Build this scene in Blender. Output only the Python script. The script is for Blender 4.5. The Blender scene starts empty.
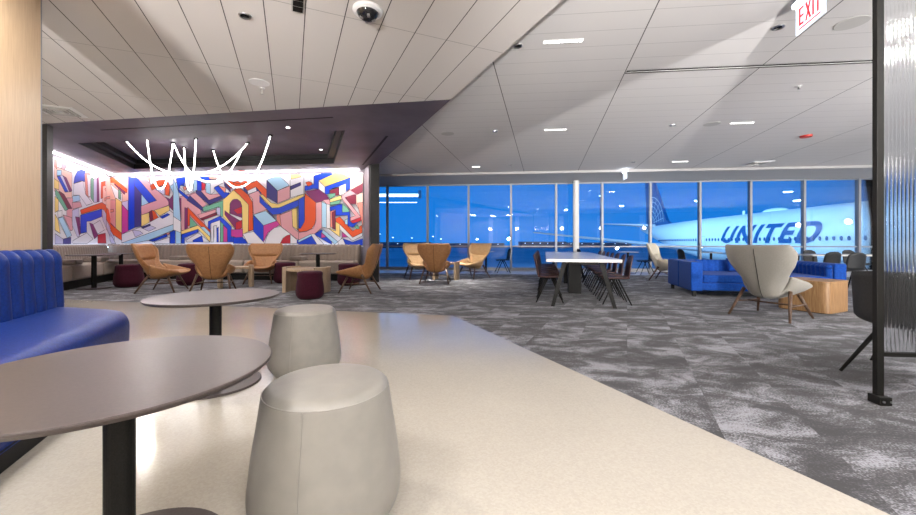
import bpy, bmesh, math, random
from mathutils import Vector, Matrix
random.seed(7)
S = bpy.context.scene
C = S.collection
F, HZ, CX, H = 380.0, 242.0, 458.0, 1.1
PI = math.pi
def P(px, py, Z):
    Y = F*(H-Z)/(py-HZ)
    return ((px-CX)/F*Y, Y)
def XD(px, d): return (px-CX)/F*d
A = Vector((-.4023, .9155, 0)); U = Vector((.2207, .9753, 0)); V = Vector((.9753, -.2207, 0)); W = Vector((.9949, -.1006, 0)); N = Vector((.1006, .9949, 0))

# ------------------------------------------------------------ materials
def mat(name, col, rough=.6, metal=0, emit=None, es=0, coat=0, spec=.5, sheen=0):
    m = bpy.data.materials.new(name); m.use_nodes = True
    b = m.node_tree.nodes['Principled BSDF']
    b.inputs['Base Color'].default_value = (*col, 1); b.inputs['Roughness'].default_value = rough
    b.inputs['Metallic'].default_value = metal; b.inputs['Specular IOR Level'].default_value = spec
    if coat: b.inputs['Coat Weight'].default_value = coat; b.inputs['Coat Roughness'].default_value = .08
    if sheen: b.inputs['Sheen Weight'].default_value = sheen
    if emit: b.inputs['Emission Color'].default_value = (*emit, 1); b.inputs['Emission Strength'].default_value = es
    return m
def nd(m, t, **k):
    n = m.node_tree.nodes.new(t)
    for a, v in k.items():
        if a in n.inputs.keys() if isinstance(a, str) else False: n.inputs[a].default_value = v
        else: setattr(n, a, v)
    return n
def lk(m, a, b): m.node_tree.links.new(a, b)
def noisy(m, c1, c2, scale=20, stretch=(1, 1, 1), detail=4, lo=.35, hi=.65, bump=0, bscale=None, rot=(0, 0, 0)):
    b = m.node_tree.nodes['Principled BSDF']
    tc = nd(m, 'ShaderNodeTexCoord'); mp = nd(m, 'ShaderNodeMapping')
    mp.inputs['Scale'].default_value = stretch; mp.inputs['Rotation'].default_value = rot
    lk(m, tc.outputs['Object'], mp.inputs['Vector'])
    n = nd(m, 'ShaderNodeTexNoise'); n.inputs['Scale'].default_value = scale; n.inputs['Detail'].default_value = detail
    lk(m, mp.outputs[0], n.inputs['Vector'])
    r = nd(m, 'ShaderNodeValToRGB'); e = r.color_ramp.elements
    e[0].position = lo; e[1].position = hi; e[0].color = (*c1, 1); e[1].color = (*c2, 1)
    lk(m, n.outputs[0], r.inputs[0]); lk(m, r.outputs[0], b.inputs['Base Color'])
    if bump:
        bp = nd(m, 'ShaderNodeBump'); bp.inputs['Strength'].default_value = bump; bp.inputs['Distance'].default_value = .01
        n2 = nd(m, 'ShaderNodeTexNoise'); n2.inputs['Scale'].default_value = bscale or scale; n2.inputs['Detail'].default_value = 3
        lk(m, tc.outputs['Object'], n2.inputs['Vector']); lk(m, n2.outputs[0], bp.inputs['Height']); lk(m, bp.outputs[0], b.inputs['Normal'])
    return m
def mth(m, op, a, b=None, c=None):
    n = nd(m, 'ShaderNodeMath'); n.operation = op
    for i, v in enumerate((a, b, c)):
        if v is None: continue
        if isinstance(v, (int, float)): n.inputs[i].default_value = v
        else: lk(m, v, n.inputs[i])
    return n.outputs[0]
M = {}
M['leather_blue'] = noisy(mat('blue_leather', (.01, .04, .22), .4, spec=.3), (.004, .02, .14), (.008, .032, .2), 60, bump=.08, bscale=160)
M['tan'] = noisy(mat('tan_leather', (.5, .22, .07), .5), (.33, .155, .06), (.41, .2, .08), 25, bump=.05, bscale=150)
M['tan_pale'] = noisy(mat('pale_tan_leather', (.6, .38, .18), .5), (.52, .33, .17), (.6, .4, .22), 25)
M['head_trim'] = mat('window_head_paint', (.42, .41, .41), .7)
M['back_wall'] = mat('grey_back_wall_paint', (.26, .25, .24), .7)
M['grey_leather'] = noisy(mat('grey_faux_leather', (.3, .28, .24), .42), (.215, .203, .185), (.235, .222, .2), 14, bump=.05, bscale=200)
M['grey_fabric'] = noisy(mat('grey_wool', (.32, .30, .26), .9, sheen=.2), (.23, .215, .185), (.29, .272, .24), 120, bump=.1, bscale=300)
M['cream'] = noisy(mat('cream_fabric', (.6, .55, .45), .85), (.56, .52, .42), (.66, .6, .5), 100)
M['taupe'] = noisy(mat('taupe_channel_fabric', (.21, .17, .14), .85, sheen=.2), (.2, .155, .125), (.25, .2, .165), 60)
M['taupe_seat'] = noisy(mat('taupe_seat_fabric', (.3, .25, .21), .85), (.3, .245, .205), (.36, .3, .25), 60)
M['maroon'] = noisy(mat('maroon_felt', (.07, .012, .03), .9, spec=.2, sheen=.04), (.036, .004, .012), (.06, .008, .021), 80, bump=.1, bscale=250)
M['blue_velvet'] = noisy(mat('royal_blue_velvet', (.01, .06, .45), .75, spec=.2, sheen=.08), (.002, .045, .27), (.004, .07, .38), 30)
M['black'] = noisy(mat('black_powder_coat', (.012, .011, .01), .55, spec=.2), (.006, .006, .005), (.011, .01, .009), 200)
M['dark_wood'] = noisy(mat('dark_walnut', (.09, .045, .025), .45), (.06, .03, .018), (.12, .065, .035), 12, (6, 6, 1))
M['table_top'] = noisy(mat('bronze_table_laminate', (.13, .105, .1), .34, spec=.25), (.06, .048, .046), (.072, .058, .055), 120)
M['oak'] = noisy(mat('oak_veneer', (.42, .24, .1), .45), (.25, .13, .05), (.38, .22, .1), 9, (7, 7, .6), 6)
M['oak_grey'] = noisy(mat('grey_oak_veneer', (.4, .3, .2), .5), (.34, .24, .15), (.46, .34, .23), 9, (7, 7, .6), 6)
M['wall_wood'] = noisy(mat('pale_oak_wall_panel', (.62, .42, .24), .4), (.66, .47, .29), (.76, .57, .37), 10, (14, 14, .5), 6)
M['white_top'] = noisy(mat('white_quartz', (.65, .62, .58), .25), (.6, .57, .53), (.7, .67, .63), 40)
M['shell_brown'] = noisy(mat('red_brown_plywood', (.09, .035, .03), .4), (.045, .02, .018), (.085, .035, .03), 10, (8, 8, 1))
M['shell_black'] = noisy(mat('charcoal_shell', (.03, .033, .036), .5), (.008, .009, .011), (.014, .016, .018), 60)
M['charcoal_felt'] = noisy(mat('charcoal_felt', (.05, .05, .05), .9), (.022, .022, .023), (.038, .038, .038), 150)
M['alu'] = mat('window_aluminium', (.3, .31, .34), .45, .2)
M['white_paint'] = mat('white_paint', (.75, .74, .73), .6)
M['white_gloss'] = mat('white_plastic', (.8, .8, .8), .3)
M['speaker'] = mat('speaker_grille', (.5, .49, .47), .7)
M['black_gloss'] = mat('black_glass_dome', (.01, .01, .012), .12)
M['steel'] = mat('brushed_steel', (.5, .5, .5), .3, 1)
M['red_p'] = mat('red_plastic', (.45, .03, .02), .4)
M['dark_col'] = noisy(mat('black_column_cladding', (.012, .012, .012), .5), (.01, .01, .01), (.018, .017, .016), 30)
M['mauve'] = noisy(mat('alcove_return_plaster', (.2, .17, .19), .4), (.17, .15, .17), (.24, .2, .23), 3)
M['alcove'] = noisy(mat('dark_plum_plaster', (.075, .062, .08), .5, spec=.3), (.095, .08, .1), (.14, .118, .148), 1.2, detail=6, bump=.1, bscale=8)
M['led'] = mat('led_tube', (1, 1, 1), .5, emit=(1, .97, .95), es=12)
M['led_wash'] = mat('led_wash', (1, 1, 1), .5, emit=(1, .94, .98), es=26)
M['led_blue'] = mat('led_wash_low', (1, 1, 1), .5, emit=(.55, .75, 1), es=14)
M['led_small'] = mat('led_line', (1, 1, 1), .5, emit=(1, .98, .95), es=5)
M['globe'] = mat('glowing_opal_globe', (1, 1, 1), .5, emit=(1, .9, .8), es=38)
M['exit_face'] = mat('exit_panel', (.8, .85, .95), .2, emit=(.8, .88, 1), es=.75)
M['exit_red'] = mat('exit_red', (.6, .01, .02), .5, emit=(.7, .01, .03), es=.6)
M['exit_glow'] = mat('exit_light_bar', (1, 1, 1), .5, emit=(.8, .87, 1), es=9)
M['plane_white'] = mat('aircraft_white', (.62, .74, .8), .4)
M['plane_blue'] = mat('aircraft_blue', (.002, .09, .27), .3)
M['plane_grey'] = mat('aircraft_grey', (.35, .4, .46), .4)
M['plane_dark'] = mat('aircraft_window', (.02, .1, .25), .2)
M['plane_line'] = mat('aircraft_line', (.3, .45, .6), .4)
M['apron'] = noisy(mat('apron_concrete', (.08, .09, .1), .7), (.3, .32, .34), (.42, .44, .46), .05)
M['hangar'] = mat('distant_hangar', (.12, .13, .16), .8)
M['mast_lamp'] = mat('mast_lamp', (1, 1, 1), .5, emit=(.85, .95, 1), es=3)

# carpet: plank tiles with mottled grey pile
def carpet():
    m = mat('grey_plank_carpet', (.1, .1, .1), .95, sheen=.1)
    b = m.node_tree.nodes['Principled BSDF']
    tc = nd(m, 'ShaderNodeTexCoord'); mp = nd(m, 'ShaderNodeMapping'); mp.inputs['Rotation'].default_value = (0, 0, math.radians(-66))
    lk(m, tc.outputs['Object'], mp.inputs['Vector'])
    br = nd(m, 'ShaderNodeTexBrick'); br.inputs['Scale'].default_value = 1
    br.inputs['Brick Width'].default_value = 2.2; br.inputs['Row Height'].default_value = .5; br.inputs['Mortar Size'].default_value = 0.0
    br.inputs['Color1'].default_value = (0, 0, 0, 1); br.inputs['Color2'].default_value = (1, 1, 1, 1); br.offset = .37
    lk(m, mp.outputs[0], br.inputs['Vector'])
    sc = nd(m, 'ShaderNodeVectorMath'); sc.operation = 'SCALE'; sc.inputs['Scale'].default_value = .5
    lk(m, br.outputs['Color'], sc.inputs[0])
    ad = nd(m, 'ShaderNodeVectorMath'); ad.operation = 'ADD'
    st = nd(m, 'ShaderNodeMapping'); st.inputs['Scale'].default_value = (1.35, .6, 1); lk(m, tc.outputs['Object'], st.inputs['Vector']); st.inputs['Scale'].default_value = (.85, 1.5, 1); st.inputs['Rotation'].default_value = (0, 0, .32)
    lk(m, st.outputs[0], ad.inputs[0]); lk(m, sc.outputs[0], ad.inputs[1])
    n1 = nd(m, 'ShaderNodeTexNoise'); n1.inputs['Scale'].default_value = 2.6; n1.inputs['Detail'].default_value = 10; n1.inputs['Roughness'].default_value = .68; n1.inputs['Distortion'].default_value = .5
    lk(m, ad.outputs[0], n1.inputs['Vector'])
    n2 = nd(m, 'ShaderNodeTexNoise'); n2.inputs['Scale'].default_value = 90; n2.inputs['Detail'].default_value = 3; lk(m, tc.outputs['Object'], n2.inputs['Vector'])
    mix = mth(m, 'MULTIPLY_ADD', n2.outputs[0], .5, mth(m, 'ADD', n1.outputs[0], -.25))
    r = nd(m, 'ShaderNodeValToRGB'); e = r.color_ramp.elements
    e[0].position = .41; e[0].color = (.026, .025, .029, 1); e[1].position = .63; e[1].color = (.27, .27, .3, 1)
    x = e.new(.5); x.color = (.06, .059, .066, 1)
    lk(m, mix, r.inputs[0]); lk(m, r.outputs[0], b.inputs['Base Color'])
    return m
M['carpet'] = carpet()
def terrazzo():
    m = mat('cream_terrazzo', (.5, .46, .4), .15, coat=.15)
    b = m.node_tree.nodes['Principled BSDF']
    tc = nd(m, 'ShaderNodeTexCoord')
    v = nd(m, 'ShaderNodeTexVoronoi'); v.inputs['Scale'].default_value = 110; lk(m, tc.outputs['Object'], v.inputs['Vector'])
    n = nd(m, 'ShaderNodeTexNoise'); n.inputs['Scale'].default_value = 1.1; n.inputs['Detail'].default_value = 3; lk(m, tc.outputs['Object'], n.inputs['Vector'])
    s = nd(m, 'ShaderNodeSeparateColor'); lk(m, v.outputs['Color'], s.inputs[0])
    f = mth(m, 'MULTIPLY_ADD', s.outputs[0], .35, mth(m, 'MULTIPLY', n.outputs[0], .6))
    r = nd(m, 'ShaderNodeValToRGB'); e = r.color_ramp.elements
    e[0].position = .1; e[0].color = (.38, .35, .305, 1); e[1].position = .75; e[1].color = (.47, .435, .38, 1)
    lk(m, f, r.inputs[0]); lk(m, r.outputs[0], b.inputs['Base Color'])
    return m
M['terrazzo'] = terrazzo()
def planks(name, col, dirA, sA, phA, wA, dA, dirB, sB, phB, wB, dB):
    """ceiling boards: grooves across dirA every sA, faint joints across dirB every sB"""
    m = mat(name, col, .75)
    b = m.node_tree.nodes['Principled BSDF']
    tc = nd(m, 'ShaderNodeTexCoord')
    def lines(d, s, ph, w):
        dp = nd(m, 'ShaderNodeVectorMath'); dp.operation = 'DOT_PRODUCT'; dp.inputs[1].default_value = d
        lk(m, tc.outputs['Object'], dp.inputs[0])
        t = mth(m, 'FRACT', mth(m, 'DIVIDE', mth(m, 'ADD', dp.outputs['Value'], -ph+50*s), s))
        return mth(m, 'LESS_THAN', t, w/s)
    la = lines(dirA, sA, phA, wA); lb = lines(dirB, sB, phB, wB)
    dk = mth(m, 'MAXIMUM', mth(m, 'MULTIPLY', la, dA), mth(m, 'MULTIPLY', lb, dB))
    mx = nd(m, 'ShaderNodeMix'); mx.data_type = 'RGBA'
    lk(m, dk, mx.inputs[0]); mx.inputs[6].default_value = (*col, 1); mx.inputs[7].default_value = (.02, .02, .02, 1)
    lk(m, mx.outputs[2], b.inputs['Base Color'])
    return m
q = .9155
M['ceil_left'] = planks('ceiling_boards_left', (.66, .63, .61), (.9155, .4023, 0), .3805*q, .1275*q, .009, .95, (-.4023, .9155, 0), 1.66, 3.75, .008, .5)
M['ceil_right'] = planks('ceiling_boards_right', (.66, .64, .63), (.9753, -.2207, 0), 1.785*.9753, 1.114*.9753, .013, .85, (.1006, .9949, 0), .345, 4.01, .009, .3)
def glass_win():
    m = bpy.data.materials.new('window_glass'); m.use_nodes = True; t = m.node_tree; t.nodes.clear()
    o = nd(m, 'ShaderNodeOutputMaterial'); mx = nd(m, 'ShaderNodeMixShader'); tr = nd(m, 'ShaderNodeBsdfTransparent'); g = nd(m, 'ShaderNodeBsdfGlossy')
    tr.inputs[0].default_value = (.86, .93, 1, 1); g.inputs['Roughness'].default_value = .0
    fr = nd(m, 'ShaderNodeFresnel'); fr.inputs[0].default_value = 1.5
    lk(m, mth(m, 'MULTIPLY', fr.outputs[0], 1.6), mx.inputs[0]); lk(m, tr.outputs[0], mx.inputs[1]); lk(m, g.outputs[0], mx.inputs[2]); lk(m, mx.outputs[0], o.inputs[0])
    return m
M['glass'] = glass_win()
def glass_reed():
    m = mat('reeded_glass', (.95, .98, 1), .1)
    b = m.node_tree.nodes['Principled BSDF']; b.inputs['Transmission Weight'].default_value = 1; b.inputs['IOR'].default_value = 1.45
    return m
M['reed'] = glass_reed()

# ------------------------------------------------------------ mesh helpers
def obj(name, bm, m, parent=None, smooth=False, bev=0):
    me = bpy.data.meshes.new(name); bmesh.ops.recalc_face_normals(bm, faces=bm.faces)
    bm.to_mesh(me); bm.free()
    for mm in (m if isinstance(m, list) else [m]): me.materials.append(M[mm])
    o = bpy.data.objects.new(name, me); C.objects.link(o)
    if parent: o.parent = parent
    if smooth: me.shade_smooth()
    if bev:
        b = o.modifiers.new('b', 'BEVEL'); b.width = bev; b.segments = 3; b.limit_method = 'ANGLE'; b.angle_limit = .7
        me.shade_smooth(); b.harden_normals = True
    return o
def tag(o, label, cat, group=None, kind=None):
    if label: o['label'] = label
    if cat: o['category'] = cat
    if group: o['group'] = group
    if kind: o['kind'] = kind
    return o
def struct(name, bm, m, parent=None, label=None, **k):
    o = obj(name, bm, m, parent, **k)
    if parent is None: o['kind'] = 'structure'
    if label: o['label'] = label; o['category'] = name.split('_')[0]
    return o
def thing(name, loc, rz, label, cat, group=None):
    o = bpy.data.objects.new(name, None); C.objects.link(o); o.empty_display_size = .1
    o.location = loc; o.rotation_euler = (0, 0, rz)
    return tag(o, label, cat, group)
def dup(r, loc, rz, label, group=None, sc=None):
    n = r.copy(); C.objects.link(n); n.location = loc; n.rotation_euler = (0, 0, rz); n['label'] = label
    if group: n['group'] = group
    for ch in list(r.children):
        c = ch.copy(); C.objects.link(c); c.parent = n
        for g in ch.children:
            d = g.copy(); C.objects.link(d); d.parent = c
    return n
def BM(): return bmesh.new()
def box(bm, c, s, rot=0):
    r = bmesh.ops.create_cube(bm, size=1); vs = r['verts']
    mt = Matrix.Translation(c) @ Matrix.Rotation(rot, 4, 'Z') @ Matrix.Diagonal((*s, 1))
    bmesh.ops.transform(bm, matrix=mt, verts=vs); return vs
def tube(bm, a, b, r1, r2=None, n=12):
    a = Vector(a); b = Vector(b); d = b-a
    r = bmesh.ops.create_cone(bm, cap_ends=True, segments=n, radius1=r1, radius2=r1 if r2 is None else r2, depth=d.length)
    q_ = Vector((0, 0, 1)).rotation_difference(d)
    bmesh.ops.transform(bm, matrix=Matrix.Translation((a+b)/2) @ q_.to_matrix().to_4x4(), verts=r['verts'])
def lathe(bm, prof, n=48, c=(0, 0, 0)):
    rings = []
    for r, z in prof:
        if r < 1e-5: rings.append([bm.verts.new((c[0], c[1], c[2]+z))])
        else: rings.append([bm.verts.new((c[0]+r*math.cos(2*PI*i/n), c[1]+r*math.sin(2*PI*i/n), c[2]+z)) for i in range(n)])
    for a, b in zip(rings, rings[1:]):
        for i in range(n):
            j = (i+1) % n
            if len(a) == 1 and len(b) == 1: continue
            if len(a) == 1: bm.faces.new((a[0], b[j], b[i]))
            elif len(b) == 1: bm.faces.new((a[i], a[j], b[0]))
            else: bm.faces.new((a[i], a[j], b[j], b[i]))
def prism(bm, pts, z0, z1):
    lo = [bm.verts.new((x, y, z0)) for x, y in pts]; hi = [bm.verts.new((x, y, z1)) for x, y in pts]
    bm.faces.new(lo[::-1]); bm.faces.new(hi); n = len(pts)
    for i in range(n): bm.faces.new((lo[i], lo[(i+1) % n], hi[(i+1) % n], hi[i]))
def grid(bm, rows, close=False):
    vs = [[bm.verts.new(p) for p in r] for r in rows]
    for a, b in zip(vs, vs[1:]):
        n = len(a)
        for i in range(n if close else n-1):
            j = (i+1) % n
            bm.faces.new((a[i], a[j], b[j], b[i]))
    return vs
def curve_tube(bm, pts, r, n=8):
    """tube swept along points (parallel frames)"""
    pts = [Vector(p) for p in pts]; rows = []; up = Vector((0, 0, 1))
    t0 = (pts[1]-pts[0]).normalized(); x = t0.orthogonal().normalized()
    for i, p in enumerate(pts):
        t = (pts[min(i+1, len(pts)-1)]-pts[max(i-1, 0)]).normalized()
        x = (x-t*x.dot(t)).normalized(); y = t.cross(x)
        rows.append([p+(x*math.cos(2*PI*k/n)+y*math.sin(2*PI*k/n))*r for k in range(n)])
    vs = grid(bm, rows, True); bm.faces.new(vs[0][::-1]); bm.faces.new(vs[-1])
def face_rz(fx, fy): return math.atan2(fy, fx)-PI/2
def catmull(pts, n):
    pts = [Vector(p) for p in pts]; out = []
    P_ = [pts[0]*2-pts[1]]+pts+[pts[-1]*2-pts[-2]]
    for k in range(n+1):
        t = k/n*(len(pts)-1); i = min(int(t), len(pts)-2); f = t-i
        a, b, c, d = P_[i:i+4]
        out.append(.5*((2*b)+(c-a)*f+(2*a-5*b+4*c-d)*f*f+(3*b-a-3*c+d)*f**3))
    return out

# ------------------------------------------------------------ floor
bm = BM(); prism(bm, [(-14, -3.2), (20.5, -3.2), (20.5, 15.6), (-14, 17)], -.2, 0); struct('floor', bm, 'carpet')
# cream terrazzo walkway, thin finish on the slab
tz = [(-9.6, 7.75), (-.074, 5.65)]
d1 = Vector((-.074, 5.65)); e = d1-Vector(A[:2])*9.4
bm = BM(); prism(bm, [(-9.6, 7.72), (-.074, 5.65), (e.x, e.y), (-9.6, -3.1)], .0005, .004)
struct('floor_terrazzo', bm, 'terrazzo')
# pale stone strip by the window
def win(X): return (15.01-.1006*X)/.9949
bm = BM(); prism(bm, [(-4.8, win(-4.8)-1.9), (19.8, win(19.8)-1.9), (19.8, win(19.8)), (-4.8, win(-4.8))], .0005, .004)
struct('floor_window_strip', bm, 'white_top')

# ------------------------------------------------------------ ceilings
ZL, ZR = 3.25, 3.45
def qline(Y, q0=2.41): return q0-.4395*Y
bm = BM(); prism(bm, [(-9.6, 7.236), (-.106, 5.73), (qline(-3.2), -3.2), (-9.6, -3.2)], ZL, ZL+.12); struct('ceiling_left', bm, 'ceil_left')
bm = BM(); prism(bm, [(qline(-3.2), -3.2), (20.3, -3.2), (20.3, win(20.3)+.1), (qline(15.5), 15.5)], ZR, ZR+.12); struct('ceiling_right', bm, 'ceil_right')
bm = BM()
for (a, b) in (((qline(-3.2), -3.2), (qline(15.5), 15.5)),):
    prism(bm, [(a[0]-.03, a[1]), (a[0], a[1]), (b[0], b[1]), (b[0]-.03, b[1])], ZL+.001, ZR+.05)
struct('trim_1', bm, 'white_paint')
# shallow drop along the glass
bm = BM(); prism(bm, [(qline(13.6), win(qline(13.6))-2.2), (20.2, win(20.2)-2.2), (20.2, win(20.2)+.05), (qline(15.3), win(-4.3)+.05)], 3.375, ZR+.02); struct('trim_2', bm, 'head_trim')
# dark alcove ceiling with a tray
O = [(-9.6, 7.24), (-.106, 5.732), (qline(12.3), 12.3), (-13.2, 13.2)]
I = [(-8.29, 8.28), (-2.18, 7.32), (-3.4, 10.4), (-9.52, 11.16)]
def inset(pl, k):
    c = Vector((sum(p[0] for p in pl)/4, sum(p[1] for p in pl)/4)); return [tuple(Vector(p)+(c-Vector(p)).normalized()*k) for p in pl]
I2 = inset(I, .16)
bm = BM()
def ring(bm, a, za, b, zb):
    va = [bm.verts.new((*p, za)) for p in a]; vb = [bm.verts.new((*p, zb)) for p in b]
    for i in range(4): bm.faces.new((va[i], va[(i+1) % 4], vb[(i+1) % 4], vb[i]))
ring(bm, O, ZL, I, ZL); ring(bm, I, ZL, I, ZL+.13); ring(bm, I, ZL+.13, I2, ZL+.13); ring(bm, I2, ZL+.13, I2, ZL+.25)
bm.faces.new([bm.verts.new((*p, ZL+.25)) for p in I2]); ring(bm, O, ZL, O, ZL+.4)
bm.faces.ensure_lookup_table()
for i in range(4, 16): bm.faces[i].material_index = 1
o = struct('ceiling_alcove', bm, ['alcove', 'dark_col'])
bm = BM()
def strip(bm, a, b, w, z, t):
    a = Vector(a); b = Vector(b); n = Vector((-(b-a).y, (b-a).x)).normalized()*w/2
    prism(bm, [tuple(a-n), tuple(b-n), tuple(b+n), tuple(a+n)], z-t, z)
strip(bm, P(101, 130, ZL), P(333, 117.3, ZL), .035, ZL+.002, .006)
s1 = struct('trim_3', bm, 'black')
bm = BM(); strip(bm, P(362.6, 165, ZL), P(387, 136, ZL), .05, ZL+.002, .006); struct('trim_4', bm, 'black')

# ------------------------------------------------------------ walls
def wallseg(name, a, b, t, z0, z1, m, label=None):
    a = Vector(a); b = Vector(b); n = Vector((-(b-a).y, (b-a).x)).normalized()*t
    bm = BM(); prism(bm, [tuple(a), tuple(b), tuple(b+n), tuple(a+n)], z0, z1); return struct(name, bm, m, label=label)
MB0 = Vector((-11.12, 12.14)); MBR = Vector((XD(364, 11.3), 11.3))
wallseg('wall_mural_back', MB0+(MB0-MBR).normalized()*.2, MBR+(MBR-MB0).normalized()*.1, .15, 0, 3.6, 'mauve')
ml = Vector((-11.12+.4395*(12.14-6.9), 6.9))
wallseg('wall_mural_left', ml, MB0-Vector(A[:2])*-.1, .15, 0, 3.6, 'mauve')
wallseg('wall_alcove_return', (XD(379.5, 10.72)-.0, 10.72), (qline(15.4)-.02, 15.4), .30, 0, 3.5, 'mauve')
wallseg('wall_alcove_front', (-7.6, 6.98), (-9.6, 7.3), -.1, 0, 3.6, 'white_paint')
wallseg('wall_left', (-9.6, -3.2), (-9.6, 7.3), .1, 0, 3.6, 'white_paint')
wallseg('wall_right', (20.3, -3.2), (20.3, 13.2), -.1, 0, 3.6, 'white_paint')
# black columns flanking the alcove
bm = BM(); prism(bm, [(XD(40, 6.95), 6.95), (XD(47, 6.93), 6.93), (XD(53, 7.08), 7.08), (XD(44, 7.12), 7.12)], 0, ZL-.002); struct('column_black_left', bm, 'dark_col')
bm = BM(); p0 = Vector((XD(370.5, 10.52), 10.52)); p1 = Vector((XD(379, 10.47), 10.47)); ad = Vector(A[:2])*.26
prism(bm, [tuple(p0), tuple(p1), tuple(p1+ad), tuple(p0+ad)], 0, ZL-.002); struct('column_black_right', bm, 'dark_col')
# oak clad wall behind the blue booth
wa = Vector((-3.690, 3.36)); wd = Vector(A[:2])
bm = BM(); n_ = Vector((-.9155, -.4023))
prism(bm, [tuple(wa), tuple(wa-wd*3.2), tuple(wa-wd*3.2+n_*.25), tuple(wa+n_*.25)], 0, ZL-.001); struct('wall_oak', bm, 'wall_wood')
bm = BM(); prism(bm, [tuple(wa+wd*.012-n_*.004), tuple(wa-wd*.0), tuple(wa+n_*.25), tuple(wa+wd*.012+n_*.25)], 0, ZL-.001); struct('trim_5', bm, 'alu')
# back wall behind the camera, pilasters with globe lamps
wallseg('wall_back', (-9.6, -2.7), (20.3, -2.7), -.1, 0, 3.6, 'back_wall')

# ------------------------------------------------------------ window wall
xs = [387.5, 427.7, 468.6, 511, 556, 602, 650, 699.5, 750, 803.4, 858]
WX = []
for px in xs:
    d = 14.9*3805/(px+3300); WX.append(XD(px, d))
WX = [WX[0]-1.7]+WX+[WX[-1]+1.8, WX[-1]+3.6, WX[-1]+5.6]
def mull(bm, X, w, z0, z1, dep=.14):
    Y = win(X); box(bm, (X, Y, (z0+z1)/2), (w, dep, z1-z0), math.atan2(-.1006, .9949))
wrz = math.atan2(-.1006, .9949)
for i in range(len(WX)-1):
    a, b = WX[i], WX[i+1]; cx = (a+b)/2; L = (b-a)/.9949
    root = thing('window_%d' % (i+1), (cx, win(cx), 0), wrz, None, None); root['kind'] = 'structure'
    bm = BM(); box(bm, (0, 0, 1.72), (L-.02, .012, 3.36)); obj('pane', bm, 'glass', root)
    bm = BM(); box(bm, (-L/2, 0, 1.7), (.075, .16, 3.4)); box(bm, (0, 0, .05), (L, .14, .1)); box(bm, (0, 0, 3.36), (L, .12, .05)); box(bm, (0, 0, .93), (L, .08, .05))
    obj('window_frame', bm, 'alu', root)
bm = BM(); cY = 14.15; lathe(bm, [(.0, 0), (.11, 0), (.11, 3.374), (0, 3.374)], 32, (XD(576, cY), cY, 0)); struct('column_round', bm, 'white_paint', smooth=False)

# ------------------------------------------------------------ mural
PAL = dict(w=(.82, .8, .84), b=(.0, .05, .62), n=(.04, .03, .2), o=(.78, .09, .015), c=(.8, .28, .22), p=(.75, .36, .4), l=(.42, .66, .85), y=(.9, .66, .22),
           u=(.2, .02, .13), m=(.2, .012, .04), g=(.16, .42, .28), v=(.6, .58, .78), f=(.6, .05, .32), r=(.55, .01, .03), h=(.85, .56, .47), k=(.02, .02, .04))
keys = list(PAL)
for k in keys:
    M['mu_'+k] = mat('mural_paint_'+k, PAL[k], .5)
CR = dict(A=(50, 155, 5.6), B=(105, 170, 6.69), C=(175, 170, 6.69), D=(235, 168, 6.51), E=(300, 168, 6.51))
MU = []
def mu(cr, s):
    x0, y0, sc = CR[cr]
    for line in s.strip().split('\n'):
        t = line.split(); n = [float(v) for v in t[1].split(',')]
        MU.append((t[0], [(x0+n[i]/sc, y0+n[i+1]/sc) for i in range(0, len(n), 2)]))
mu('A', '''h 20,60,120,100,120,300,20,200
p 90,240,130,240,130,360,90,350
c 20,20,35,30,35,80,20,60
p 65,45,90,60,75,85,60,75
l 35,85,60,85,60,115,35,115
v 35,118,65,112,115,205,80,208
b 35,120,52,116,98,205,80,207
u 68,115,88,128,120,200,104,205
y 18,130,45,150,45,195,18,185
m 45,200,75,220,120,300,92,302,45,235
g 25,190,45,210,97,305,80,312,25,222
b 128,160,133,125,148,92,170,82,195,90,190,150,170,145
w 130,160,180,145,195,220,235,270,200,282,160,225,125,225
l 120,230,160,225,165,255,125,265
p 120,265,165,262,175,290,125,302
c 190,105,205,100,220,102,216,240,195,220
w 203,108,222,112,222,235,210,230
g 224,135,232,126,240,135,240,265,224,240
v 240,140,249,128,258,138,258,265,240,265
u 258,130,268,122,272,262,258,264
h 283,170,364,170,364,400,290,280
c 300,190,364,160,364,170,308,202
c 300,240,330,235,330,250,300,258
o 282,152,306,145,306,170,291,175,291,240,280,245
c 330,250,345,245,345,380,330,350
o 163,308,285,265,325,290,330,340,364,395,364,450,285,345,275,300,170,332
b 165,337,285,302,285,345,222,370,200,372,200,432,165,440
v 285,302,300,310,364,460,364,492,340,480,290,362
w 235,390,275,365,300,420,262,442
u 215,380,235,387,265,450,243,470
r 262,447,305,437,310,495,262,495
v 118,310,155,295,160,455,147,460,118,395
u 135,345,160,350,165,440,157,450
l 38,355,65,345,115,450,90,466
y 20,230,40,250,40,310,20,322
w 35,315,60,310,60,345,38,352
p 65,335,115,350,120,420,108,425
y 20,330,36,360,50,440,20,420
n 65,470,110,460,110,498,65,498
w 120,480,200,435,235,470,200,496,120,496
v 20,440,65,470,65,498,20,498''')
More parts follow.
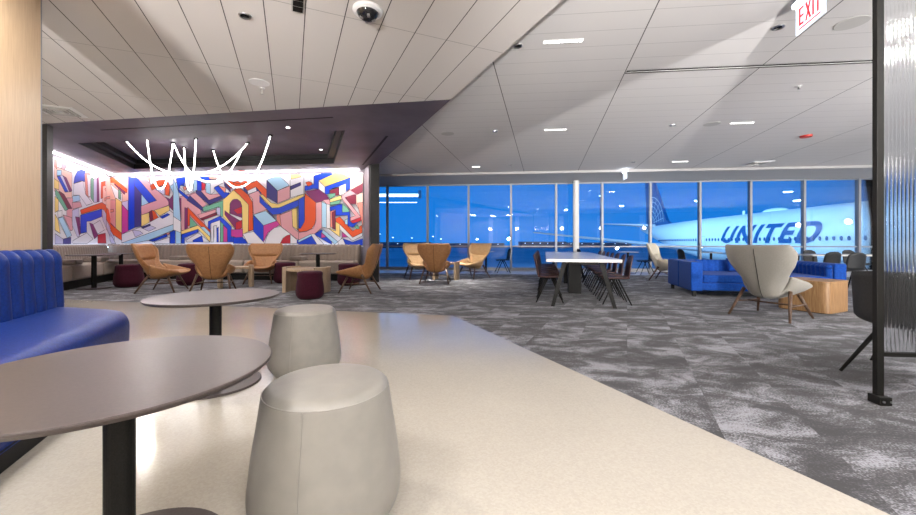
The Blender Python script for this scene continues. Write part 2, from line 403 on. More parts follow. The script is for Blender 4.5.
mu('B', '''h 0,60,163,48,163,230,0,400
w 40,90,120,160,120,215,75,190
g 95,120,112,130,112,200,95,190
o 30,58,60,50,155,130,152,155,65,86,35,86
u 65,90,145,150,135,165,70,100
p 30,200,78,200,78,390,30,340
c 0,180,25,175,25,192,0,195
c 30,270,62,262,66,280,30,285
y 78,188,118,214,118,432,78,400
o 0,250,14,262,32,350,120,425,118,472,60,432,0,330
v 0,330,30,400,78,492,50,492,0,385
f 120,232,161,275,161,408,118,430
v 120,215,161,205,161,275,120,230
w 205,45,500,48,500,100,435,112,310,110
l 250,160,300,222,250,242
b 163,48,205,55,205,385,163,406
n 205,105,248,160,248,378,205,385
p 248,242,350,205,228,62,262,48,437,210,430,237,250,302
b 205,50,230,62,352,205,300,222,205,108
c 280,45,310,52,308,85
o 308,105,360,72,400,66,425,76,440,105,438,175,410,168,408,122,388,105,320,137
v 345,130,385,110,406,124,406,170,395,165
l 440,110,500,75,500,332,462,272,460,150
u 410,180,440,195,462,165,462,272,435,245,432,212
y 250,302,303,286,303,362,250,377
y 335,270,436,238,438,272,372,308
m 303,280,320,270,342,388,310,365
o 320,268,342,280,365,320,373,352,366,386,340,392
w 120,430,250,380,375,312,440,270,515,332,515,345,120,488
v 190,402,240,408,262,425,210,448
n 250,382,310,360,312,370,256,392
v 262,392,312,372,350,388,300,410
b 375,315,425,290,442,300,392,326
l 120,488,515,346,515,492,480,492,478,400,440,412,300,470,190,492
b 442,415,476,403,476,492,442,492
c 400,430,440,418,440,430,405,442
b 300,472,420,428,425,445,330,480
w 335,482,440,450,440,492,345,492
b 485,58,540,48,540,110,500,102
w 500,110,540,150,540,200,500,180
m 500,195,521,195,521,312,500,312
c 521,200,540,200,540,402,521,400
b 518,430,540,425,540,492,518,492''')
mu('C', '''p 40,180,140,150,220,400,50,405
h 420,100,540,140,540,300,470,200
b 15,58,90,45,78,85,42,108,37,132,118,197,103,210,33,150
c 60,115,85,110,85,130,70,140
w 85,78,130,70,130,150,98,166
l 130,70,156,72,156,135,130,148
b 155,70,185,80,185,152,155,137
r 185,80,212,95,207,140,185,152
b 170,45,230,48,250,70,200,75
p 180,140,216,130,250,165,305,160,312,175,235,203
c 230,40,270,45,290,60,240,65
w 215,80,330,65,337,85,270,117,270,150,245,165,215,152
l 215,80,245,92,245,164,215,152
p 105,170,147,153,232,217,195,252
n 88,203,108,172,195,252,195,277
h 150,150,170,158,240,225,225,235
n 147,140,178,140,236,205,320,174,327,193,236,235,150,158
b 268,122,300,105,387,168,330,192
c 300,108,350,122,342,156
w 350,115,375,130,365,155,345,150
g 193,252,330,205,330,312,315,312,300,246,200,281
p 160,300,282,263,282,285,175,326
m 175,326,286,285,290,302,190,338
v 285,255,312,250,312,305,290,300
b 230,345,310,308,386,380,386,482,360,482,356,392,306,336,245,362,245,420,230,390
w 250,357,310,336,310,482,290,482,286,370,265,377,265,482,250,482
b 288,390,300,380,300,482,288,482
g 312,345,332,362,332,482,312,482
f 332,370,358,395,358,482,332,482
y 330,200,375,160,400,133,440,170,500,232,498,412,460,432,456,240,446,212,425,196,395,200,376,225,373,295,415,332,415,402,330,312
u 376,235,384,212,400,198,425,196,446,212,456,240,456,320,376,292
r 400,268,456,245,456,292,425,295
u 342,272,375,300,452,345,416,400,342,300
r 415,352,456,335,456,390,415,402
o 400,135,440,118,500,170,527,218,532,400,500,412,500,232,440,170
o 335,65,400,82,428,76,480,102,540,78,540,125,500,120,470,112,440,120,400,135,375,118
n 338,80,380,125,380,150,340,110
w 385,120,415,105,418,125,395,140
n 470,105,495,130,495,160,470,130
o 95,250,246,405,246,442,110,300,110,370,95,377
u 75,252,95,258,95,390,75,397
u 38,190,52,190,52,340,38,320
g 110,310,162,370,110,386
l 205,380,245,420,245,470,160,385
y 50,410,165,370,245,448,245,482,165,396,55,430
b 55,432,165,396,165,415,55,462
w 85,470,165,420,245,482,90,482
b 130,470,190,440,200,482,130,482
f 385,400,462,395,462,462,385,442
b 385,446,492,465,500,482,385,482
l 0,60,36,150,50,345,0,310
w 0,310,50,345,50,420,0,400
w 460,432,530,412,540,482,500,482''')
mu('D', '''h 120,170,180,150,260,280,130,300
o 0,95,30,105,75,85,110,105,150,83,217,145,217,212,150,132,90,152,60,122,20,137,0,122
w 90,150,145,125,158,150,95,172
w 40,130,60,118,72,150
n 62,120,90,148,90,172,66,150
n 145,125,180,165,175,180,150,150
p 95,175,160,150,182,180,170,225,218,270,130,305,124,205
n 215,83,284,150,284,232,215,192
l 215,80,295,50,362,115,285,150
p 285,150,366,118,366,200,285,232
w 366,60,440,40,456,50,456,170,370,195
y 370,45,430,42,440,60,375,75
n 370,120,435,95,437,115,370,145
c 280,300,312,300,312,378,280,372
p 300,305,380,275,384,385,410,410,456,420,456,470,410,462,310,382
y 378,272,412,258,414,402,384,382
o 412,400,456,385,456,420,430,418
b 170,180,205,225,245,258,285,262,456,195,456,380,430,397,430,245,300,300,255,306,170,225
y 170,180,190,175,245,228,290,236,456,170,456,192,300,258,250,262
n 210,270,250,300,280,348,255,325
l 130,305,210,280,280,345,195,375
b 130,308,195,375,195,482,130,415
f 195,375,282,345,300,370,225,420,195,482
w 203,492,215,450,235,415,265,390,305,380,370,430,370,492
r 303,492,320,458,345,440,369,433,369,492
w 369,430,415,470,410,492,369,492
b 412,470,456,455,456,492,412,492
w 60,430,130,413,195,482,205,492,95,492
b 0,452,60,450,95,492,0,492''')
mu('E', '''h 330,70,416,40,416,110,330,150
h 370,175,416,160,416,315,370,240
c 380,230,416,225,416,390,400,320
w 80,45,110,30,110,60,95,110,80,95
b 98,55,180,28,228,44,132,84,132,142,100,136,40,152,40,120,98,108
o 45,97,65,90,86,97,86,112,60,122
y 130,85,255,28,332,65,170,125
w 130,85,170,125,170,177,130,147
b 170,125,332,66,332,140,305,150,305,105,200,143,200,170,170,177
m 203,148,260,128,260,180,203,182
w 262,120,305,105,305,165,262,180
u 40,155,130,140,185,180,198,205,122,226,100,220
o 40,165,112,226,112,330,105,365,85,395,50,412,10,416,0,412,0,395,40,340
b 0,205,38,185,38,350,12,396,0,392
p 112,228,150,220,150,390,110,425,60,450,0,470,0,420,50,414,95,392,112,350
l 150,222,180,235,180,392,150,385
w 180,235,204,240,204,397,180,392
p 155,210,200,205,204,240,180,235
y 203,205,276,180,276,206,203,226
g 185,172,240,165,235,185,203,205
g 203,226,275,208,262,236,203,246
m 368,128,416,103,416,155,382,175,330,150
m 300,190,372,175,372,235,335,237
b 203,255,282,235,284,285,332,285,332,352,392,345,352,388,320,377,318,310,270,312,240,312,240,270,203,282
g 283,233,326,270,326,288,283,290
c 205,284,238,275,238,402,205,382
m 215,290,238,280,238,402,220,395
p 275,190,332,143,372,170,300,195,404,320,335,347,335,322,367,312,290,215
r 335,347,404,320,404,345,350,362
o 240,330,267,318,350,412,408,372,414,420,350,452,267,367,240,350
y 190,392,240,410,240,350,267,367,267,450,205,402
w 267,367,350,452,414,422,414,442,350,476,267,402
l 300,340,318,330,318,370,300,365
g 360,380,385,375,395,395,375,400
b 0,480,90,428,130,480,150,497,0,497
l 0,470,80,430,90,440,0,485
b 150,402,215,470,215,497,180,480,100,432
w 80,432,102,428,165,497,120,497
l 160,402,255,480,235,497,150,420
f 148,418,178,450,148,456
f 283,418,322,450,283,452
b 275,455,350,482,416,460,416,502,300,502
w 255,480,285,455,305,500,260,500''')
def clip(poly, ax, val, keep_gt):
    out = []
    for i in range(len(poly)):
        a = poly[i]; b = poly[(i+1) % len(poly)]
        ia = (a[ax] > val) == keep_gt; ib = (b[ax] > val) == keep_gt
        if ia: out.append(a)
        if ia != ib:
            t = (val-a[ax])/(b[ax]-a[ax]); out.append(tuple(a[j]+(b[j]-a[j])*t for j in (0, 1)))
    return out
def mural(name, p0, dirv, nrm, L, side_left, zt):
    """flat artwork: shapes given in wall metres (s along, z up)"""
    bm = BM(); p0 = Vector((*p0, 0)); dirv = Vector((*dirv, 0)); nrm = Vector((*nrm, 0))
    def tow(px, py):
        r = Vector(((px-CX)/F, 1, (HZ-py)/F)); # where on the wall the shape sits
        k = (p0.dot(nrm))/(r.dot(nrm)); w_ = r*k
        return ((w_-p0).dot(dirv), w_.z+H)
    def put(poly, mi, off):
        poly = clip(clip(clip(clip(poly, 0, 0, True), 0, L, False), 1, .95, True), 1, zt, False)
        cl = []
        for p_ in poly:
            if not cl or (abs(p_[0]-cl[-1][0])+abs(p_[1]-cl[-1][1])) > 1e-4: cl.append(p_)
        if len(cl) < 3: return
        f = bm.faces.new([bm.verts.new(p0+dirv*s+nrm*off+Vector((0, 0, z))) for s, z in cl]); f.material_index = mi
    put([(0, .95), (L, .95), (L, zt), (0, zt)], 0, .010)
    for i, (k, pl) in enumerate(MU):
        if k == 'h' or True:
            if side_left and min(p[0] for p in pl) > 112: continue
            if not side_left and max(p[0] for p in pl) < 108: continue
            pl2 = clip(pl, 0, 110.2, not side_left)
            if len(pl2) < 3: continue
            wp = [tow(*p) for p in pl2]
            off = .011+.0004*i
            put(wp, keys.index(k), off)
            for j in range(len(wp)):
                a = Vector(wp[j]); b = Vector(wp[(j+1) % len(wp)]); d = b-a
                if d.length < .03: continue
                n = Vector((-d.y, d.x)).normalized()*.006
                put([tuple(a-n), tuple(b-n), tuple(b+n), tuple(a+n)], keys.index('k'), off+.0002)
    me = bpy.data.meshes.new(name); bm.to_mesh(me); bm.free()
    for k in keys: me.materials.append(M['mu_'+k])
    o = bpy.data.objects.new(name, me); C.objects.link(o); return o
dB = (MBR-MB0).normalized(); nB = Vector((dB.y, -dB.x))
o = mural('mural', MB0, dB, nB, (MBR-MB0).length, False, 3.16)
tag(o, 'colourful geometric block mural covering the long back wall of the alcove', 'mural')
dL = (ml-MB0).normalized(); nL = Vector((-dL.y, dL.x))
if nL.dot(Vector((1, 0))) < 0: nL = -nL
o = mural('mural', MB0, dL, nL, (ml-MB0).length, True, 3.16)
tag(o, 'colourful geometric block mural on the short slanting left wall of the alcove', 'mural')
# LED wash strips, top and bottom of each mural wall
def led(name, a, b, z, off, nrm, m, label, hgt=.012, wid=.05):
    a = Vector(a)+nrm*off; b = Vector(b)+nrm*off
    bm = BM(); n = nrm*wid; prism(bm, [tuple(a), tuple(b), tuple(b+n), tuple(a+n)], z, z+hgt); tag(obj(name, bm, m), label, 'led strip')
led('led_strip', MB0+dB*.15, MBR-dB*.1, ZL-.035, .1, nB, 'led_wash', 'white light strip along the top of the long back mural')
led('led_strip', MB0+dL*.2, ml-dL*.1, ZL-.035, .1, nL, 'led_wash', 'white light strip along the top of the left mural')
led('led_strip', MB0+dB*.3, MBR-dB*.2, .93, .03, nB, 'led_blue', 'cool light strip behind the banquette below the long back mural', wid=.03)
led('led_strip', MB0+dL*.3, ml-dL*.3, .93, .03, nL, 'led_blue', 'cool light strip behind the banquette below the left mural', wid=.03)

# ------------------------------------------------------------ channelled bench generator
def channel_back(a, b, into, z0, z1, thick, ch, depth, lean=.06, m='taupe', parent=None, name='backrest', res=10, seam=.0):
    """fluted upholstered back from a to b; 'into' points to the sitter"""
    a = Vector((*a, 0)); b = Vector((*b, 0)); into = Vector((*into, 0)); d = (b-a); L = d.length; d.normalize()
    n = max(1, round(L/ch)); rows = []
    zz = z1-z0; r = thick*.5
    prof = [(lean+thick, z0, 1), (lean*.8+thick, z0+zz*.3, 1), (lean*.4+thick, z0+zz*.65, 1), (thick+.01, z1-r*1.1, 1), (thick*.88, z1-r*.35, 1), (thick*.62, z1, .8), (thick*.35, z1-r*.05, .6), (thick*.08, z1-r*.5, .3), (0, z1-r*1.2, 0), (0, z0, 0)]
    prof = [(p.x, p.y, p.z) for p in catmull(prof, 26)]
    N_ = n*res
    for k in range(N_+1):
        f = (k % res)/res
        bulge = depth*(abs(math.sin(PI*f))**.55) if 0 < f < 1 else 0
        e_ = min(k, N_-k)/res
        endr = 1 if e_ >= .5 else math.sqrt(max(0, 1-(1-e_/.5)**2))*.5+.5
        o = a+d*(L*k/N_)
        rows.append([o+into*((y+bulge*w_-depth*w_)*1)*(endr if w_ else 1)+Vector((0, 0, z-(bulge*0)-(depth-bulge)*.6*(z > z1-r)-(1-endr)*.05*(z > z1-r))) for y, z, w_ in prof])
    bm = BM(); vs = grid(bm, rows)
    bm.faces.new(vs[0]); bm.faces.new(vs[-1][::-1])
    o = obj(name, bm, m, parent, smooth=True)
    return o
def seat_prism(pts, z0, z1, m, parent, name, bev=.04):
    bm = BM(); prism(bm, pts, z0, z1); return obj(name, bm, m, parent, bev=bev)

# blue booth
bo = thing('booth_bench', (0, 0, 0), 0, 'deep blue leather booth bench with channelled backrest against the oak wall', 'bench')
ad = Vector(A[:2]); bd = Vector((.9155, .4023))
B0 = Vector((-3.665, 3.50)); F0 = Vector((-2.80, 3.28))
LEN = 2.9
Bn = B0-ad*LEN; Fn = F0-ad*(LEN-.1)
channel_back(B0-bd*.12+ad*.0, Bn-bd*.12, bd, .42, 1.035, .15, .145, .03, lean=.03, m='leather_blue', parent=bo)
# seat: front waterfall edge built as swept profile
bm = BM(); rows = []
nseg = 24
for k in range(nseg+1):
    t = k/nseg; t2 = t*t*.15+t*.85
    b_ = B0.lerp(Bn, t2); f_ = F0.lerp(Fn, t2); dd = (f_-b_); Wd = dd.length; dd.normalize()
    er = 1 if t > .06 else math.sqrt(1-(1-t/.06)**2)
    prof = [(0, .42), (0, .515), (Wd*.5, .525), (Wd-.14, .52), (Wd-.05, .495), (Wd-.005, .44), (Wd, .36), (Wd-.01, .2), (Wd-.03, .11), (Wd-.08, .1), (0, .1)]
    prof = [(p.x, p.y) for p in catmull([(x, z, 0) for x, z in prof], 40)]
    rows.append([Vector((*(b_+dd*min(x, Wd+.002)*(1 if x < Wd*.5 else 1-(1-er)*.05)), z-(1-er)*.03*(z > .4))) for x, z in prof])
vs = grid(bm, rows); bm.faces.new(vs[0]); bm.faces.new(vs[-1][::-1])
obj('seat', bm, 'leather_blue', bo, smooth=True)
bm = BM(); prism(bm, [tuple(B0-ad*.02), tuple(F0-ad*.02-bd*.012), tuple(Fn-bd*.012), tuple(Bn)], .002+.003, .105); obj('plinth', bm, 'black', bo)
bm = BM()
sp = B0.lerp(Bn, .36); sf = F0.lerp(Fn, .36)
M['leather_seam'] = mat('leather_seam', (.004, .015, .08), .6)

# taupe banquettes
def banquette(a, b, into, label, ch=.125, arms=()):
    root = thing('banquette', (0, 0, 0), 0, label, 'bench', 'taupe channelled banquettes under the mural')
    a = Vector(a); b = Vector(b); d = (b-a).normalized()
    channel_back(a+into*.06, b+into*.06, into, .5, 1.03, .13, ch, .022, m='taupe', parent=root, res=6)
    L = (b-a).length; n = max(1, round(L/1.6))
    for i in range(n):
        p = a+d*(L*i/n+.01); q_ = a+d*(L*(i+1)/n-.01)
        seat_prism([tuple(p+into*.17), tuple(q_+into*.17), tuple(q_+into*.66), tuple(p+into*.66)], .19, .56, 'taupe_seat', root, 'seat', .06)
    bm = BM(); prism(bm, [tuple(a+into*.08), tuple(b+into*.08), tuple(b+into*.6), tuple(a+into*.6)], .003, .19); obj('plinth', bm, 'black', root)
    for s in arms:
        p = a+d*s; q_ = a+d*(s+.35)
        seat_prism([tuple(p+into*.24), tuple(q_+into*.24), tuple(q_+into*.62), tuple(p+into*.62)], .562, .68, 'taupe', root, 'arm_bolster', .03)
    return root
cl = MB0+dL*.75+nL*.0
banquette(MB0+dL*.72, ml-dL*-.0+nL*0-dL*.25, nL, 'taupe channelled banquette along the short left mural wall', arms=(1.3, 2.6))
banquette(MB0+dB*.02, MBR-dB*.06, nB, 'taupe channelled banquette along the long back mural wall', arms=(2.6, 6.35))

# ------------------------------------------------------------ pedestal tables
def ped_table(loc, r, h, rb, rc, top, label, group=None, name='round_table', th=.02):
    t = thing(name, (*loc, 0), 0, label, 'table', group)
    z0 = 0 if loc[1] > 7.8 or loc[0] > 0 else .004
    bm = BM(); lathe(bm, [(0, h-th), (r-.012, h-th), (r, h-th*.35), (r, h-.002), (r-.003, h), (0, h)], 96); obj('tabletop', bm, top, t)
    bm = BM(); lathe(bm, [(0, z0+.012), (rc, z0+.012), (rc, h-th), (0, h-th)], 32); c = obj('column', bm, 'black', t, bev=0); c.data.shade_auto_smooth(angle=.6) if hasattr(c.data, 'shade_auto_smooth') else None
    bm = BM(); lathe(bm, [(0, z0), (rb, z0), (rb, z0+.012), (rb-.004, z0+.016), (0, z0+.016)], 64); obj('base', bm, 'table_top', t)
    return t
ped_table((-1.106, 1.242), .447, .686, .31, .041, 'table_top', 'bronze-brown round pedestal table nearest the camera beside the blue booth')
ped_table((-1.876, 2.94), .447, .686, .315, .041, 'table_top', 'bronze-brown round pedestal table standing behind the nearest one')
ped_table((-8.62, 9.0), .48, .80, .30, .05, 'table_top', 'round table with black column before the left mural, the nearer of its two')
ped_table((XD(121, 10.75)+.0, 10.75), .45, .78, .28, .05, 'table_top', 'round table with black column in the mural corner behind a maroon pouf')
ped_table((XD(318, 10.1), 10.1), .48, .80, .28, .05, 'table_top', 'round table with black column before the right end of the back banquette')

# ------------------------------------------------------------ poufs
def pouf(loc, m, label, h=.545, rt=.232, rb=.29, z0=0, group=None, sx=1):
    t = thing('pouf', (*loc, z0), 0.4, label, 'pouf', group)
    pr = [(0, .012), (rb*.72, .012), (rb*.86, .03), (rb*.97, .08), (rb, .14), (rb*.985, .2), (rb*.95, .29), (rb*.89, .4), (rt+.012, h-.05), (rt+.006, h-.028), (rt-.012, h-.01), (rt-.04, h-.002), (rt*.5, h+.004), (0, h+.006)]
    pts = catmull([(x, z, 0) for x, z in pr], 60)
    bm = BM(); lathe(bm, [(max(0, p.x), p.y) for p in pts[:-1]]+[(0, h+.006)], 64); obj('body', bm, m, t, smooth=True)
    bm = BM()
    ring_ = [(Vector(((rt+.006)*math.cos(a), (rt+.006)*math.sin(a), h-.03))) for a in [2*PI*i/64 for i in range(65)]]
    curve_tube(bm, ring_, .0035, 6)
    for a in (.1, 2.2, 4.3):
        ps = [(p.x*math.cos(a)*1.002, p.x*math.sin(a)*1.002, p.y) for p in pts if .05 < p.y < h-.03 and p.x > rt*.9]
        curve_tube(bm, ps, .0022, 6)
    obj('piping', bm, m, t, smooth=True)
    bm = BM(); lathe(bm, [(0, 0), (rb*.72, 0), (rb*.72, .014), (0, .014)], 32); obj('glide_base', bm, 'black', t)
    return t
pouf((-.525, 1.532), 'grey_leather', 'large grey leather tapered pouf nearest the camera', z0=.004)
pouf((-1.285, 3.2), 'grey_leather', 'grey leather tapered pouf behind the nearest one, beside the second round table', z0=.004)
mg = 'maroon felt poufs on the carpet'
pouf((XD(129, 9.35), 9.35), 'maroon', 'maroon pouf in front of the mural corner, left of the leftmost tan chair', .55, .25, .3, group=mg)
pouf((XD(310, 7.42), 7.42), 'maroon', 'maroon pouf in front of the curved-slab coffee table, nearest of the maroon ones', .53, .225, .262, group=mg)
pouf((XD(285, 10.3), 10.3), 'maroon', 'maroon pouf just right of the tan chair facing the camera by the back banquette', .55, .25, .29, group=mg)
pouf((XD(349, 9.75), 9.75), 'maroon', 'maroon pouf behind the tan chair beside the alcove\'s right black column', .55, .25, .29, group=mg)
pouf((XD(190, 9.75), 9.75), 'maroon', 'maroon pouf behind the leftmost tan chair, mostly hidden', .55, .25, .29, group=mg)

# ------------------------------------------------------------ lounge wing chairs
def shell_fn(off=0):
    cl = [(.44, .42), (.20, .355), (-.06, .30), (-.20, .315), (-.275, .44), (-.33, .60), (-.375, .76), (-.42, .92), (-.445, 1.06)]
    Wt = [.31, .37, .33, .25, .235, .30, .40, .44, .395]
    Kt = [.05, .19, .31, .31, .24, .15, .13, .13, .05]
    def at(u, t):
        n = len(cl)-1; x = t*n; i = min(int(x), n-1); f = x-i
        def cr(L_):
            g = lambda j: L_[max(0, min(n, j))]
            a, b, c, d = g(i-1), g(i), g(i+1), g(i+2)
            return .5*((2*b)+(c-a)*f+(2*a-5*b+4*c-d)*f*f+(3*b-a-3*c+d)*f**3)
        y = cr([p[0] for p in cl]); z = cr([p[1] for p in cl]); w_ = cr(Wt); k_ = cr(Kt)
        e = 1e-3; return y, z, w_, k_
    def pt(u, t):
        y, z, w_, k_ = at(u, t)
        t1 = min(1, t+.01); t0 = max(0, t-.01); a = at(u, t0); b = at(u, t1)
        ty, tz = b[0]-a[0], b[1]-a[1]; l = math.hypot(ty, tz); ny, nz = -tz/l, ty/l
        if t > .3 and ny < 0: pass
        ny, nz = (tz/l, -ty/l)  # toward the sitter
        c = k_*abs(u)**2.7
        return Vector((w_*math.sin(u*PI/2*.92)/math.sin(PI/2*.92), y+ny*(c+off), z+nz*(c+off)))
    return pt
def lounge(name, m, m2, legm, loc, rz, label, group):
    t = thing(name, (*loc, 0), rz, label, 'armchair', group)
    pt = shell_fn()
    bm = BM(); grid(bm, [[pt(-1+2*i/16, j/26) for i in range(17)] for j in range(27)])
    o = obj('shell', bm, m, t, smooth=True)
    s = o.modifiers.new('s', 'SOLIDIFY'); s.thickness = .045; s.offset = 0
    b = o.modifiers.new('b', 'SUBSURF'); b.levels = 1; b.render_levels = 1
    def pad(name, u1, t0, t1, h):
        pt0 = shell_fn(.015); bm = BM(); rows = []
        for j in range(13):
            tt = t0+(t1-t0)*j/12; vj = abs(2*j/12-1)
            row = []
            for i in range(13):
                uu = -u1+2*u1*i/12; vi = abs(2*i/12-1)
                hh = h*math.sqrt(max(0, 1-vi**6))*math.sqrt(max(0, 1-vj**6))
                row.append(shell_fn(.015+hh)(uu, tt))
            rows.append(row)
        grid(bm, rows); return obj(name, bm, m2, t, smooth=True)
    pad('seat_cushion', .72, .03, .42, .07)
    pad('back_cushion', .7, .44, .70, .05)
    pad('head_cushion', .8, .70, .985, .055)
    # centre seam on the outer back
    bm = BM(); curve_tube(bm, [shell_fn(-.0245)(0, .38+.56*k/20) for k in range(21)], .004, 6); obj('seam', bm, 'black', t)
    for sx in (-1, 1):
        bm = BM(); tube(bm, (sx*.29, -.13, .40), (sx*.385, -.36, 0), .027, .015); obj('leg', bm, legm, t, smooth=True)
        bm = BM(); tube(bm, (sx*.25, .20, .34), (sx*.35, .36, 0), .027, .015); obj('leg', bm, legm, t, smooth=True)
    bm = BM()
    for sx in (-1, 1): tube(bm, (sx*.343, -.247, .2), (sx*.294, .27, .2), .011)
    tube(bm, (-.31, .02, .2), (.31, .02, .2), .013)
    obj('stretcher', bm, legm, t, smooth=True)
    return t
gA = 'tan wingback lounge chairs'
c2 = lounge('lounge_chair', 'tan', 'tan', 'dark_wood', (XD(214.5, 8.45), 8.45), face_rz(-.33, .94), 'tan wing lounge chair seen from behind, back to the camera in front of the mural', gA)
dup(c2, (XD(163, 8.5), 8.5, 0), face_rz(.96, .25), 'tan wing lounge chair farthest left, turned in profile towards the right', gA)
dup(c2, (XD(262, 10.25), 10.25, 0), face_rz(.18, -1), 'tan wing lounge chair facing the camera before the back banquette', gA)
dup(c2, (XD(360, 8.45), 8.45, 0), face_rz(-1, .05), 'tan wing lounge chair in profile facing left beside the alcove\'s black column', gA)
dup(c2, (XD(436, 10.3), 10.3, 0), face_rz(.1, 1), 'brown-tan wing lounge chair seen from behind in front of the windows', gA)
c5 = lounge('lounge_chair', 'tan_pale', 'tan_pale', 'dark_wood', (XD(419, 11.55), 11.55), face_rz(.3, -.95), 'pale tan wing lounge chair by the window, left of the one turned away', gA)
dup(c5, (XD(473, 11.65), 11.65, 0), face_rz(-.7, -.72), 'pale tan wing lounge chair by the window facing left, right of the small oak table', gA)
gG = 'pale wing lounge chairs on the right side'
lounge('lounge_chair', 'grey_fabric', 'grey_fabric', 'dark_wood', (XD(771, 5.62), 5.62), face_rz(.90, .43), 'grey fabric wing lounge chair with back to the camera beside the oak block table', gG)
lounge('lounge_chair', 'cream', 'cream', 'dark_wood', (XD(666, 10.9), 10.9), face_rz(.75, -.65), 'cream wing lounge chair by the window, left of the blue sofa', gG)

# ------------------------------------------------------------ oak tables
def arc_table(loc, rz, label, group, m='oak_grey', R=.5, h=.55):
    t = thing('coffee_table', (*loc, 0), rz, label, 'table', group)
    bm = BM(); lathe(bm, [(0, h-.075), (R-.075, h-.075), (R-.075, h-.03), (0, h-.03)], 64); obj('tabletop', bm, m, t)
    for s in (0, 1):
        bm = BM(); pts = []; c0 = PI*s
        n = 16; a0, a1 = c0-.62, c0+.62
        for k in range(n+1): a = a0+(a1-a0)*k/n; pts.append((R*math.cos(a), R*math.sin(a)))
        for k in range(n+1): a = a1+(a0-a1)*k/n; pts.append(((R-.075)*math.cos(a), (R-.075)*math.sin(a)))
        prism(bm, pts, 0, h); obj('leg', bm, m, t)
    return t
gO = 'round oak coffee tables with curved slab legs'
at = arc_table((XD(307, 8.42), 8.42), -.25, 'round oak coffee table with curved slab legs behind a maroon pouf', gO)
_t = dup(at, (XD(236, 9.35), 9.35, 0), .55, 'round oak coffee table with curved slab legs behind the turned-away tan chair', gO); _t.scale = (.78, .78, .95)
_t = dup(at, (XD(446, 11.2), 11.2, 0), -.2, 'round oak coffee table with curved slab legs among the window lounge chairs', gO); _t.scale = (.8, .8, .95)
# solid drum-block table on the right
t = thing('coffee_table', (5.75, 6.17, 0), 0, 'solid oak block coffee table with chamfered corners beside the grey wing chair', 'table')
def rsquare(s, r, rot, n=8):
    pts = []
    for q_ in range(4):
        cx, cy = [(1, 1), (-1, 1), (-1, -1), (1, -1)][q_]
        for k in range(n+1):
            a = PI/2*q_+PI/2*k/n; pts.append(((s-r)*cx+r*math.cos(a), (s-r)*cy+r*math.sin(a)))
    c, s_ = math.cos(rot), math.sin(rot)
    return [(x*c-y*s_, x*s_+y*c) for x, y in pts]
bm = BM(); prism(bm, rsquare(.34, .1, .44), .012, .468); obj('body', bm, 'oak', t)
bm = BM(); prism(bm, rsquare(.345, .1, .44), .47, .497); obj('tabletop', bm, 'oak', t, bev=.004)
bm = BM(); prism(bm, rsquare(.31, .1, .44), 0, .012); obj('plinth', bm, 'black', t)

# ------------------------------------------------------------ communal table + chairs
TF = Vector((2.10, 6.36)); u2 = Vector(U[:2]); v2 = Vector(V[:2]); TL = 5.0
trz = math.atan2(V.y, V.x)
t = thing('communal_table', (TF.x, TF.y, 0), trz, 'long white-topped communal table on black splayed legs', 'table')
bm = BM(); box(bm, (0, TL/2, .785), (1.22, TL, .05)); obj('tabletop', bm, 'white_top', t, bev=.004)
for y in (.12, TL-.12):
    for s in (-1, 1):
        bm = BM()
        a0 = Vector((s*.30, y, .75)); b0 = Vector((s*.50, y-.08*(1 if y < 1 else -1), 0))
        r0 = .035
        va = [a0+Vector((dx, dy, 0)) for dx, dy in ((-.04, -.02), (.04, -.02), (.04, .02), (-.04, .02))]
        vb = [b0+Vector((dx, dy, 0)) for dx, dy in ((-.03, -.02), (.03, -.02), (.03, .02), (-.03, .02))]
        vv = grid(bm, [va, vb], True); bm.faces.new(vv[0]); bm.faces.new(vv[1][::-1]); obj('leg', bm, 'black', t)
bm = BM(); box(bm, (0, TL/2, .735), (.5, TL-.3, .05)); obj('apron_beam', bm, 'black', t)
bm = BM(); box(bm, (0, 2.0, .355), (.26, .4, .71)); obj('pedestal', bm, 'black', t)
bm = BM(); box(bm, (0, 4.0, .355), (.26, .4, .71)); obj('pedestal', bm, 'black', t)
def dining(loc, rz, label, group, shell='shell_brown', zs=.46, zt=.86):
    t = thing('dining_chair', (*loc, 0), rz, label, 'chair', group)
    # seat pan
    bm = BM(); rows = []
    for j in range(9):
        y = .21-.42*j/8; row = []
        for i in range(9):
            x = (-1+2*i/8); w_ = .21-.02*(j/8)
            row.append(Vector((x*w_, y, zs+.02*abs(x)**3-.02*max(0, (y-.12)/.09)**2)))
        rows.append(row)
    grid(bm, rows); o = obj('seat', bm, shell, t, smooth=True); s = o.modifiers.new('s', 'SOLIDIFY'); s.thickness = .018
    bm = BM(); rows = []
    prof = catmull([(0, -.20, zs-.004), (0, -.235, zs+.03), (0, -.25, zs+.12), (0, -.275, zs+.26), (0, -.31, zt)], 14)
    for j, p in enumerate(prof):
        f = j/14; w_ = .185+.02*math.sin(PI*f) if f < .85 else .19*math.sqrt(1-((f-.85)/.17)**2)
        rows.append([Vector((x/5*w_, p.y+.035*(x/5)**2, p.z)) for x in range(-5, 6)])
    grid(bm, rows); o = obj('backrest', bm, shell, t, smooth=True); s = o.modifiers.new('s', 'SOLIDIFY'); s.thickness = .016
    for sx in (-1, 1):
        for (ya, yb) in ((.03, .24), (-.03, -.24)):
            bm = BM(); tube(bm, (sx*.15, ya, zs-.015), (sx*.215, yb, 0), .015, .011, 10); obj('leg', bm, 'black', t, smooth=True)
    bm = BM(); tube(bm, (-.16, 0, zs-.03), (.16, 0, zs-.03), .014, n=8); obj('crossbar', bm, 'black', t)
    return t
gC = 'brown shell chairs around the communal table'
first = None
ords = ['first', 'second', 'third', 'fourth', 'fifth', 'sixth', 'seventh']
